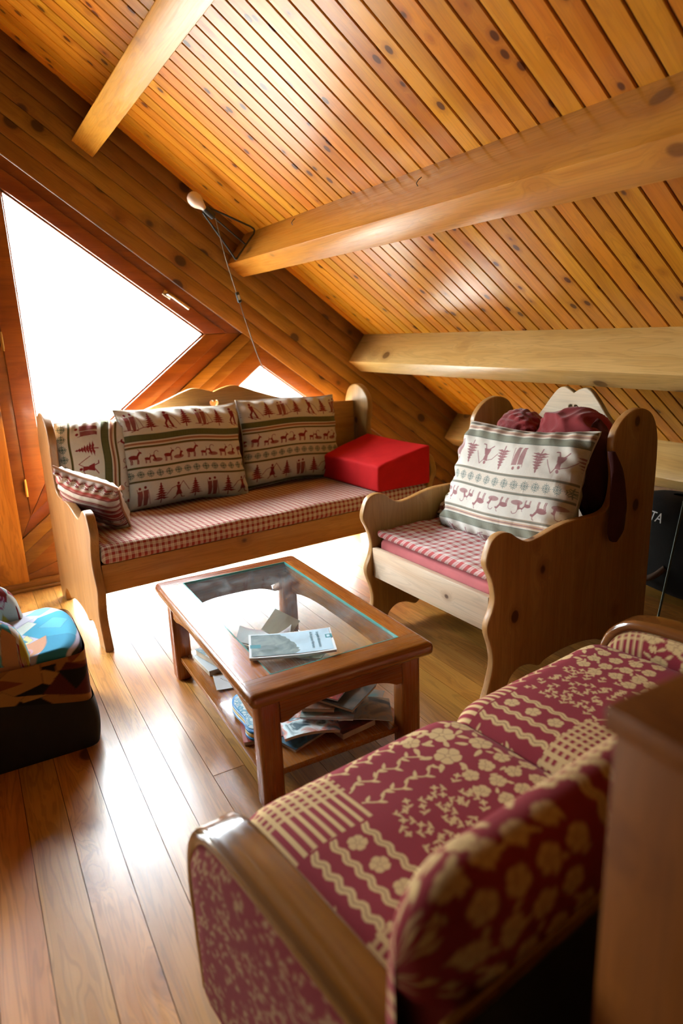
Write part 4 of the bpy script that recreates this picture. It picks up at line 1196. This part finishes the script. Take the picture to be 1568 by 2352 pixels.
# pile of books under the front of the table
pile = [
    ('magazine', 'blue magazine at the bottom of the book pile, near the front leg', 'magazine', (0.742, 1.640, SZ + 0.0005), 18, .20, .15, .010, C_('#20303c', '#3f6a86', '#56402f'), 0.0, (0, 0)),
    ('book', 'red-edged book at the bottom of the pile, spine to the sofa', 'book', (0.868, 1.575, SZ + 0.0005), 8, .125, .10, .022, C_('#8a2f22', '#5d2a20', '#37211b'), 0.0, (0, 0)),
    ('magazine', 'white and teal magazine drooping over the pile', 'magazine', (0.752, 1.615, SZ + 0.030), -16, .165, .135, .010, C_('#0d3a4a', '#d7e3e6', '#c9705a', '#1d5a6e', '#dfe6e8'), -0.010, (0, 0.0)),
    ('magazine', 'dark picture magazine fanned out to the side of the pile', 'magazine', (0.930, 1.590, SZ + 0.028), -28, .165, .125, .004, C_('#1c1c1c', '#3f3a34', '#8a6a4a', '#60666a'), -0.006, (0, 0.06)),
    ('magazine', 'pale teal magazine at the outer edge of the pile', 'magazine', (0.955, 1.650, SZ + 0.022), -42, .13, .12, .004, C_('#5d7f80', '#9a7a68', '#7aa0a0'), 0.0, (0, 0.05)),
    ('comic_book', 'grey-green comic book in the middle of the pile', 'book', (0.825, 1.620, SZ + 0.046), -36, .16, .12, .007, C_('#3c4a48', '#8a9a92', '#8a5a48', '#52686a'), 0.0, (0, 0)),
    ('book', 'small brown book in the middle of the pile', 'book', (0.812, 1.655, SZ + 0.055), -34, .10, .11, .012, C_('#4a2410', '#7a431c', '#3a1e10'), 0.0, (0, 0)),
    ('album', 'dark hardback album near the top of the pile', 'book', (0.895, 1.630, SZ + 0.070), 30, .155, .125, .010, C_('#2a2420', '#4a423c', '#6d5545'), 0.0, (0.03, -0.05)),
    ('book', 'red and orange picture book on top of the pile', 'book', (0.880, 1.690, SZ + 0.090), 33, .18, .125, .007, C_('#4a0d0a', '#a3221a', '#d8501e', '#e9992a'), 0.0, (0.02, -0.08)),
]
for i, (nm, lb, ct, lc, rz, w_, h_, th_, cols, cu_, tl) in enumerate(pile):
    booklet(nm, lb, ct, lc, math.radians(rz), w_, h_, th_, cover_mat('cover_ink', cols, 14.0, i * 3.1 + 1), cu_, tl, group='books and magazines on the table shelf')

# ================================================================= FLOWERED SOFA
SO = (0.235, 1.0, 0.0); SR = math.radians(7.0)
sofa = thing('sofa', 'wine-red flowered two-seat sofa with polished wooden arm rails', 'sofa', SO, SR)
SW = 1.335            # outer width
AW = 0.085            # arm width
# arm outline in (y, z): flat underside, round nose at the front
ARM = [(-0.60, 0.06), (-0.60, 0.44), (-0.45, 0.452), (-0.25, 0.455), (-0.10, 0.448), (-0.03, 0.425), (0.012, 0.375), (0.028, 0.30), (0.026, 0.20), (0.018, 0.06)]
def arm(x0, seed):
    side_c = sofa_print(64, 46, 130, 96, seed, fine=True) if x0 < 0.1 else sofa_print(64, 46, 150, 110, seed, cell=17)
    pts = np.array(catmull(ARM, 8, False))
    # side skins: rays from the spine to the outline
    grids = []
    n, m = side_c.shape[:2]
    for xs, flip in ((0.0, False), (AW - 0.012, True)):
        ys = np.linspace(-0.60, 0.028, n); top = np.interp(ys, pts[:, 0], pts[:, 1]) if False else None
        # height of outline at each y (upper branch)
        up = [(a, b) for a, b in pts if True]
        order = sorted([(a, b) for a, b in pts[: int(len(pts) * 0.86)]], key=lambda q: q[0])
        oy = np.array([q[0] for q in order]); oz = np.array([q[1] for q in order])
        h = np.interp(ys, oy, oz) - 0.010
        V = np.linspace(0, 1, m)[None, :] * (h[:, None] - 0.06) + 0.06
        Yg = np.repeat(ys[:, None], m, 1)
        f = np.minimum(np.minimum((Yg + 0.60) / 0.05, (0.03 - Yg) / 0.05), np.minimum((h[:, None] - V) / 0.05 + 0.0, 1)).clip(0, 1)
        bul = 0.010 * np.sqrt(f)
        X = np.full_like(Yg, x0 + xs + 0.006) + (bul if flip else -bul)
        P = np.stack([X, Yg, V], -1)
        grids.append((P if flip else P[::-1], side_c if flip else side_c[::-1]))
    a = obj('arm', grids_mesh(grids), M['sofa'], sofa)
    body = [(y_, z_ - 0.012) for y_, z_ in catmull(ARM, 6, False)]
    obj('arm_core', prism(body, x0 + 0.004, x0 + AW - 0.008, 'x'), M['sofared'], a)
    path = catmull(ARM[1:], 8, False)
    obj('arm_rail', sweep_rect([(x0 + AW / 2 - 0.003, y_, z_ + 0.004) for y_, z_ in path], AW - 0.004, 0.032, 0.0145, (1, 0, 0)), M['arm'], a)
    n_ = 60
    return a
M['sofared'] = plain('wine_red_cloth', tuple(x * 0.9 for x in SRED), 0.9)
M['pipe_sofa'] = plain('red_beige_piping', lin('#a86a58'), 0.9, noise=0.5)
arm(-0.008, 4)
arm(SW - AW, 8)
# seat cushions: top rolls over the front edge
def seat(xa, xb, seed, nx, ny, cell, ox, oy):
    wcm, dcm = (xb - xa) * 100, 70.0
    C = sofa_print(wcm, dcm, nx, ny, seed, cell, ox, oy)
    s = np.linspace(0, 1, nx); d = np.linspace(0, 0.70, ny)          # d: arc length from the back edge
    S, D = np.meshgrid(s, d, indexing='ij')
    L1, R_ = 0.455, 0.075
    ang = np.clip((D - L1) / R_, 0, math.pi / 2)
    rest = np.clip(D - L1 - R_ * math.pi / 2, 0, None)
    Yy = -0.47 + np.minimum(D, L1) + R_ * np.sin(ang)
    Zz = 0.392 - R_ * (1 - np.cos(ang)) - rest
    e = np.clip(np.minimum(S, 1 - S) / 0.16, 0, 1); rnd = 1 - (1 - e) ** 2.4
    crown = 0.030 * (rnd - 1)
    Zz = Zz + crown * np.cos(ang) + 0.008 * np.sin(math.pi * np.clip(D / 0.5, 0, 1)) * rnd + 0.0015 * wob(S * 3, D * 8, seed, 4)
    Yy = Yy + crown * np.sin(ang)
    Xx = xa + S * (xb - xa)
    o = obj('seat_cushion', grids_mesh([(np.stack([Xx, Yy, Zz], -1), C)]), M['sofa'], sofa)
    core = obj('cushion_core', box(xa + 0.003, xb - 0.003, -0.465, 0.035, 0.135, 0.345, 0.02), M['sofared'], o)
    return o
seat(AW + 0.004, 0.664, 2, 330, 330, 18.0, 2.0, -4.0)
seat(0.666, SW - AW - 0.004, 5, 300, 300, 18.0, 0.0, -9.0)
# back: padded slab, rolled top, rail across the rear
def backrest():
    x0, x1 = 0.012, SW - 0.012
    nx, ny = 300, 170
    C = sofa_print((x1 - x0) * 100, 66.0, nx, ny, 3, 21.0, 4.0, 3.0)
    s = np.linspace(0, 1, nx); d = np.linspace(0, 0.66, ny)
    S, D = np.meshgrid(s, d, indexing='ij')
    # section path (y, z): up the front, over the top, down the rear
    sec = np.array(catmull([(-0.445, 0.36), (-0.455, 0.45), (-0.468, 0.56), (-0.482, 0.640), (-0.505, 0.682), (-0.540, 0.694), (-0.575, 0.676), (-0.592, 0.63), (-0.596, 0.56)], 10, False))
    al = np.concatenate([[0], np.cumsum(np.hypot(*np.diff(sec, axis=0).T))]); al = al / al[-1] * 0.66
    Y0 = np.interp(D, al, sec[:, 0]); Z0 = np.interp(D, al, sec[:, 1])
    yc, zc = -0.522, 0.56
    e = np.clip(np.minimum(S, 1 - S) / 0.075, 0, 1); k_ = np.sqrt(np.clip(1 - (1 - e) ** 2, 0, 1)); k_ = 0.04 + 0.96 * k_
    Yy = yc + (Y0 - yc) * k_; Zz = np.where(Z0 > zc, zc + (Z0 - zc) * (0.25 + 0.75 * (k_ - 0.04) / 0.96), Z0)
    Xx = x0 + S * (x1 - x0)
    o = obj('backrest', grids_mesh([(np.stack([Xx, Yy, Zz], -1)[::-1], C[::-1])]), M['sofa'], sofa)
    obj('back_core', box(x0 + 0.03, x1 - 0.03, -0.583, -0.462, 0.10, 0.57, 0.03), M['sofared'], o)
    obj('rear_rail', sweep_rect([(x0 + 0.0, -0.596, 0.572), (x1, -0.596, 0.572)], 0.020, 0.012, 0.005, (0, 0, 1)), M['arm'], o)
    obj('rear_panel', box(x0, x1, -0.605, -0.588, 0.10, 0.565, 0.006), M['skirt'], o)
    return o
backrest()
obj('base_frame', box(0.02, SW - 0.02, -0.585, 0.010, 0.06, 0.130, 0.006), M['arm'], sofa)
for x in (0.04, SW - 0.09):
    for y_ in (-0.56, -0.03):
        obj('foot', box(x, x + 0.045, y_ - 0.02, y_ + 0.025, 0, 0.059, 0.004), M['arm'], sofa)

# ================================================================= POST IN FRONT OF THE SOFA BACK
def post():
    t = thing('newel_post', 'square honey-brown wooden post with a flat top behind the sofa', 'post', (0.414, 0.325, 0))
    obj('shaft', box(0.006, 0.190, -0.190, -0.006, 0, 0.926, 0.004), M['cab'], t)
    obj('cap', box(0.0, 0.196, -0.196, 0.0, 0.926, 0.950, 0.004), M['cab'], t)
post()

# ================================================================= PATCHWORK TUB CHAIR AT THE LEFT
def patch_print(w, h, nx, ny, seed, dark=False, pale=False):
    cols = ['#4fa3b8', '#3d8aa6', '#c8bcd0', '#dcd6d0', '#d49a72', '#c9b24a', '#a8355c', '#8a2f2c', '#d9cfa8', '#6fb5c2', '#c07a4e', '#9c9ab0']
    if dark: cols = ['#a8713c', '#b98248', '#6d6a58', '#5d2a24', '#8a4a2c', '#24201e', '#c08a4c', '#7a5a34']
    if pale: cols = ['#d9d2c4', '#cfc6b8', '#d8d4cc', '#8a8f92', '#c9a648', '#8a2f2c', '#d6cdb8']
    c = Canvas(w, h, nx, ny, lin(cols[0])); r = random.Random(seed)
    for k in range(int(w * h / 30)):
        x, y_ = r.uniform(0, w), r.uniform(0, h); s = r.uniform(4.0, 11.0); a0 = r.uniform(0, 6.28); n = r.choice((3, 4, 4, 5))
        p = [(x + s * r.uniform(.6, 1.3) * math.cos(a0 + i * 6.283 / n), y_ + s * r.uniform(.5, 1.2) * math.sin(a0 + i * 6.283 / n)) for i in range(n)]
        c.poly(p, lin(r.choice(cols)))
        if r.random() < .5: c.line(p + [p[0]], .16, lin('#2a2a30'), .7)
    for k in range(3):
        x, y_ = r.uniform(3, w - 3), r.uniform(2, h - 2)
        for q in range(4): c.line([(x + (1 + q * .8) * math.cos(t), y_ + (1 + q * .8) * math.sin(t)) for t in np.linspace(0.3, 3.2, 12)], .35, lin('#b0305a' if q % 2 else '#d9a0b0'))
    return c.get()
def seat_print(nx, ny):
    c = Canvas(54, 42, nx, ny, lin('#cfc8dc'))
    def L(p, h):
        p = [((20 + 0.53 * a) if a < 45 else a, b) for a, b in p]
        c.poly(p, lin(h)); c.line(p + [p[0]], .14, lin('#4a5568'), .6)
    L([(4, 30), (20, 38), (34, 40), (30, 34), (12, 27)], '#dcd9e6'); L([(22, 36), (36, 41), (40, 38), (28, 33)], '#7fb9c6')
    L([(14, 20), (26, 31), (44, 34), (45, 20), (43, 8), (24, 12)], '#4aa6c4'); L([(24, 22), (34, 28), (42, 24), (36, 17)], '#5fb4cf')
    L([(6, 22), (20, 30), (24, 26), (10, 16)], '#dfe6dc'); L([(2, 26), (10, 31), (12, 27), (4, 21)], '#a9ccd0')
    L([(8, 12), (17, 18), (20, 13), (12, 8)], '#e0d8a0'); L([(11, 12), (15, 15), (17, 12.5)], '#4a9ab8')
    L([(2, 2), (6, 12), (18, 11), (27, 14), (28, 3), (16, -1)], '#d59a78'); L([(27, 13), (44, 10), (44, -1), (28, -1)], '#3d93b4')
    for q in range(5): c.line([(27 + (1 + q * .9) * math.cos(t), 3 + (1 + q * .9) * math.sin(t)) for t in np.linspace(0.1, 3.1, 14)], .5, lin('#b83a68' if q % 2 else '#d8a8b8'))
    L([(45, -1), (45, 8), (55, 8), (55, -1)], '#2a2622'); L([(45, 8), (45, 24), (55, 26), (55, 8)], '#1f2a30'); L([(45, 24), (45, 43), (55, 43), (55, 26)], '#d4d0dc'); L([(46, 5), (50, 11), (54, 4)], '#7a2424')
    return c.get()
def tub_chair():
    t = thing('tub_chair', 'patchwork-print tub chair with a black lower body', 'armchair', (0.225, 2.265, 0))
    # local: x to the front (+x faces the table), y across; front edge at x=0
    YH = 0.205
    # seat: rounded slab with patchwork top and drop
    nx, ny = 170, 150
    C = seat_print(nx, ny)
    s = np.linspace(0, 0.54, nx); v = np.linspace(-1, 1, ny)
    S, V = np.meshgrid(s, v, indexing='ij')
    R_ = 0.045; ang = np.clip((S - 0.40) / R_, 0, math.pi / 2); rest = np.clip(S - 0.40 - R_ * math.pi / 2, 0, None)
    X = -0.445 + np.minimum(S, 0.40) + R_ * np.sin(ang) - 0.055 * np.abs(V) ** 4
    edge = np.clip((1 - np.abs(V)) / 0.10, 0, 1); k_ = np.sqrt(1 - (1 - edge) ** 2)
    Z = 0.350 - R_ * (1 - np.cos(ang)) - rest - 0.040 * (1 - k_) - 0.03 * np.clip(-X / 0.5, 0, 1) + 0.004 * np.cos(V * 1.5)
    Y = V * YH
    seat_o = obj('seat', grids_mesh([(np.stack([X, Y, Z], -1), C)]), M['sofa'], t)
    # body sides: patchwork above, black below
    def outline(z, sh=1.0):
        pts = []
        for a in np.linspace(-math.pi / 2, math.pi / 2, 40):
            e = 0.32
            cx, sy = math.cos(a), math.sin(a)
            pts.append((-0.10 + 0.10 * (abs(cx) ** e) * sh, (YH + 0.006) * math.copysign(abs(sy) ** e, sy)))
        pts = [(-0.62, -(YH + 0.006))] + pts + [(-0.62, YH + 0.006)]
        return pts
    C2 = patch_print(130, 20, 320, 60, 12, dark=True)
    o2 = np.array(outline(0)); al = np.concatenate([[0], np.cumsum(np.hypot(*np.diff(o2, axis=0).T))]); al /= al[-1]
    u = np.linspace(0, 1, 320); z = np.linspace(0, 1, 60)
    U, Zt = np.meshgrid(u, z, indexing='ij')
    px, py = np.interp(U, al, o2[:, 0]), np.interp(U, al, o2[:, 1])
    low = 0.190 + 0.045 * np.sin(U * 9 + 0.6)
    Zz = low + Zt * (0.322 - low)
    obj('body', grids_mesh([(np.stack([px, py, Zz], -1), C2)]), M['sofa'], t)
    P = []
    zz = np.linspace(0, 1, 14)
    U2, Z2 = np.meshgrid(u, zz, indexing='ij')
    px, py = np.interp(U2, al, o2[:, 0]), np.interp(U2, al, o2[:, 1])
    bul = 1 + 0.035 * np.sin(math.pi * Z2 * 0.9 + 0.2)
    low2 = 0.190 + 0.045 * np.sin(U2 * 9 + 0.6) + 0.001
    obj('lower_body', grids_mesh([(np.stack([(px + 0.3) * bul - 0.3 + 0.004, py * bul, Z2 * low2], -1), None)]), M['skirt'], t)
    # arms sweeping down to the seat front
    def arm_(sg, C3, xf):
        n, m = C3.shape[:2]
        prof = np.array(catmull([(xf, 0.34), (xf - 0.016, 0.41), (xf - 0.05, 0.455), (xf - 0.12, 0.485), (xf - 0.30, 0.51), (xf - 0.46, 0.52)], 10, False))
        uu = np.linspace(0, 1, n); al_ = np.linspace(0, 1, len(prof))
        ax = np.interp(uu, al_, prof[:, 0]); az = np.interp(uu, al_, prof[:, 1])
        th = np.linspace(-0.35 * math.pi, 1.35 * math.pi, m)
        A, T_ = np.meshgrid(np.arange(n), th, indexing='ij')
        rad = 0.040 * np.clip(uu / 0.10, 0.15, 1) ** 0.5
        Yc = sg * (YH - 0.036)
        P_ = np.stack([ax[A] - 0.0 * T_, Yc + rad[A] * np.cos(T_) * 0.95, az[A] - rad[A] + rad[A] * np.sin(T_) - np.where(np.sin(T_) < 0, 0.10, 0) * np.abs(np.sin(T_))], -1)
        obj('arm', grids_mesh([(P_[::-1], C3[::-1])]), M['sofa'], t)
    arm_(1, patch_print(50, 30, 120, 90, 21, pale=True), -0.150)
    arm_(-1, patch_print(50, 30, 120, 90, 33, dark=False), -0.160)
    obj('back', box(-0.66, -0.57, -YH, YH, 0.05, 0.66, 0.035, 4), M['skirt'], t)
    for y_ in (-0.15, 0.15):
        pass
    return t
tub_chair()

# ================================================================= WALL LAMP WITH BARE BULB
lamp = thing('wall_lamp', 'bare bulb in a black wire bracket at the beam end', 'lamp', (1.30, 3.52, 1.80))
LO = Vector((1.30, 3.52, 1.80))
def rel(p): return tuple(Vector(p) - LO)
bulb_c = Vector((1.159, 3.40, 1.862)); sock_e = Vector((1.236, 3.42, 1.806))
dvec = (bulb_c - sock_e).normalized()
rotq = dvec.to_track_quat('Z', 'Y')
sk = obj('socket', lathe([(0.010, 0), (0.017, 0.003), (0.0185, 0.010), (0.0185, 0.052), (0.016, 0.060)]), M['black'], lamp, rel(sock_e)); sk.rotation_euler = rotq.to_euler()
bl = obj('bulb', lathe([(0.012, 0.055), (0.0135, 0.066), (0.021, 0.082), (0.0305, 0.100), (0.0345, 0.118), (0.0315, 0.138), (0.022, 0.152), (0.010, 0.158), (0.001, 0.159)]), M['bulb'], lamp, rel(sock_e)); bl.rotation_euler = rotq.to_euler()
ring_c = sock_e + dvec * 0.056
A_, B_, C2_ = Vector((1.480, 3.480, 1.762)), Vector((1.368, 3.500, 1.620)), Vector((1.425, 3.500, 1.695))
wp = [ring_c + Vector((0.016, 0, 0.010)), A_ + Vector((-0.03, -0.004, 0.016)), A_ + Vector((-0.008, 0, 0.002)), A_ + Vector((-0.012, 0.002, -0.018)), (A_ + B_) / 2, B_ + Vector((0.016, 0, 0.018)), B_ + Vector((0.0, 0, 0.0)), B_ + Vector((-0.02, -0.01, 0.02)), ring_c + Vector((-0.012, 0, -0.016))]
wp = [wp[0].lerp(wp[1], k / 5) for k in range(5)] + [wp[1]] + [Vector(p) for p in catmull([tuple(p) for p in wp[1:4]], 4, False)][1:] + [wp[4]] + [Vector(p) for p in catmull([tuple(p) for p in wp[5:8]], 4, False)] + [wp[7].lerp(wp[8], k / 5) for k in range(1, 6)]
obj('bracket', tube([rel(p) for p in wp], 0.0048, 8), M['black'], lamp)
obj('stay', tube([rel(sock_e), rel(C2_)], 0.0042, 8), M['black'], lamp)
cordp = catmull([tuple(sock_e + Vector((0.008, -0.005, -0.004))), (1.255, 3.425, 1.76), (1.285, 3.43, 1.62), (1.320, 3.46, 1.53), (1.362, 3.5, 1.439), (1.385, 3.505, 1.36), (1.409, 3.51, 1.283), (1.475, 3.53, 1.098), (1.56, 3.55, 0.95), (1.63, 3.57, 0.895), (1.66, 3.60, 0.80), (1.66, 3.62, 0.4), (1.66, 3.63, 0.02)], 6, False)
obj('cord', tube([rel(p) for p in cordp], 0.0026, 6), M['cord'], lamp)
sw = obj('cord_switch', box(-0.010, 0.010, -0.007, 0.007, -0.027, 0.027, 0.004), M['black'], lamp, rel((1.364, 3.497, 1.432)), (0, math.radians(-13), 0))
obj('switch_label', box(-0.006, 0.006, -0.0085, -0.0068, -0.014, 0.012, 0.0005), M['paper'], sw)

# ================================================================= UNDER THE EAVES
M['bagcloth'] = plain('black_nylon', (0.008, 0.008, 0.009), 0.85, bump=0.3, bscale=60, spec=0.2)
def bag():
    t = thing('sports_bag', 'black bag with white lettering slumped against the knee wall', 'bag', (2.80, 1.86, 0), math.radians(-14))
    n, m = 60, 40
    u = np.linspace(0, 2 * math.pi, n); v = np.linspace(0.03, math.pi - 0.03, m)
    U, V = np.meshgrid(u, v, indexing='ij')
    se = lambda a, p: np.sign(a) * np.abs(a) ** p
    P = np.stack([0.17 * se(np.cos(U), .7) * np.sin(V) ** .6, 0.33 * se(np.sin(U), .7) * np.sin(V) ** .6, 0.235 + 0.23 * se(np.cos(V), .75)], -1)
    P[..., 0] *= 1 + 0.05 * wob(U, V, 4, 3); P[..., 2] -= 0.03 * np.clip(P[..., 1] + .1, 0, 1) * 1.2
    obj('body', grids_mesh([(P[::-1], None)]), M['bagcloth'], t)
    for dz, txt, sz in ((0.405, 'CRISTA', 0.062), (0.350, 'www.cristalex.fr', 0.026)):
        o = lettering(txt, sz, M['paper'], t, (-0.165, 0.02, dz - 0.02), (math.radians(68), 0, math.radians(-90)), 'lettering')
    obj('strap', tube(catmull([(-0.15, 0.20, 0.16), (-0.19, 0.10, 0.10), (-0.20, 0.0, 0.085), (-0.19, -0.08, 0.12), (-0.16, -0.12, 0.17)], 6, False), 0.014, 8), plain('brown_strap', (0.10, 0.05, 0.025), 0.8), t)
    return t
bag()
pole = obj('slim_pole', tube([(2.285, 1.58, 0.002), (2.652, 1.695, 0.895)], 0.0045, 10), plain('dark_steel', (0.10, 0.13, 0.12), 0.35, 0.8))
tag(pole, 'slim dark pole leaning on the slope behind the carved armchair', 'pole')
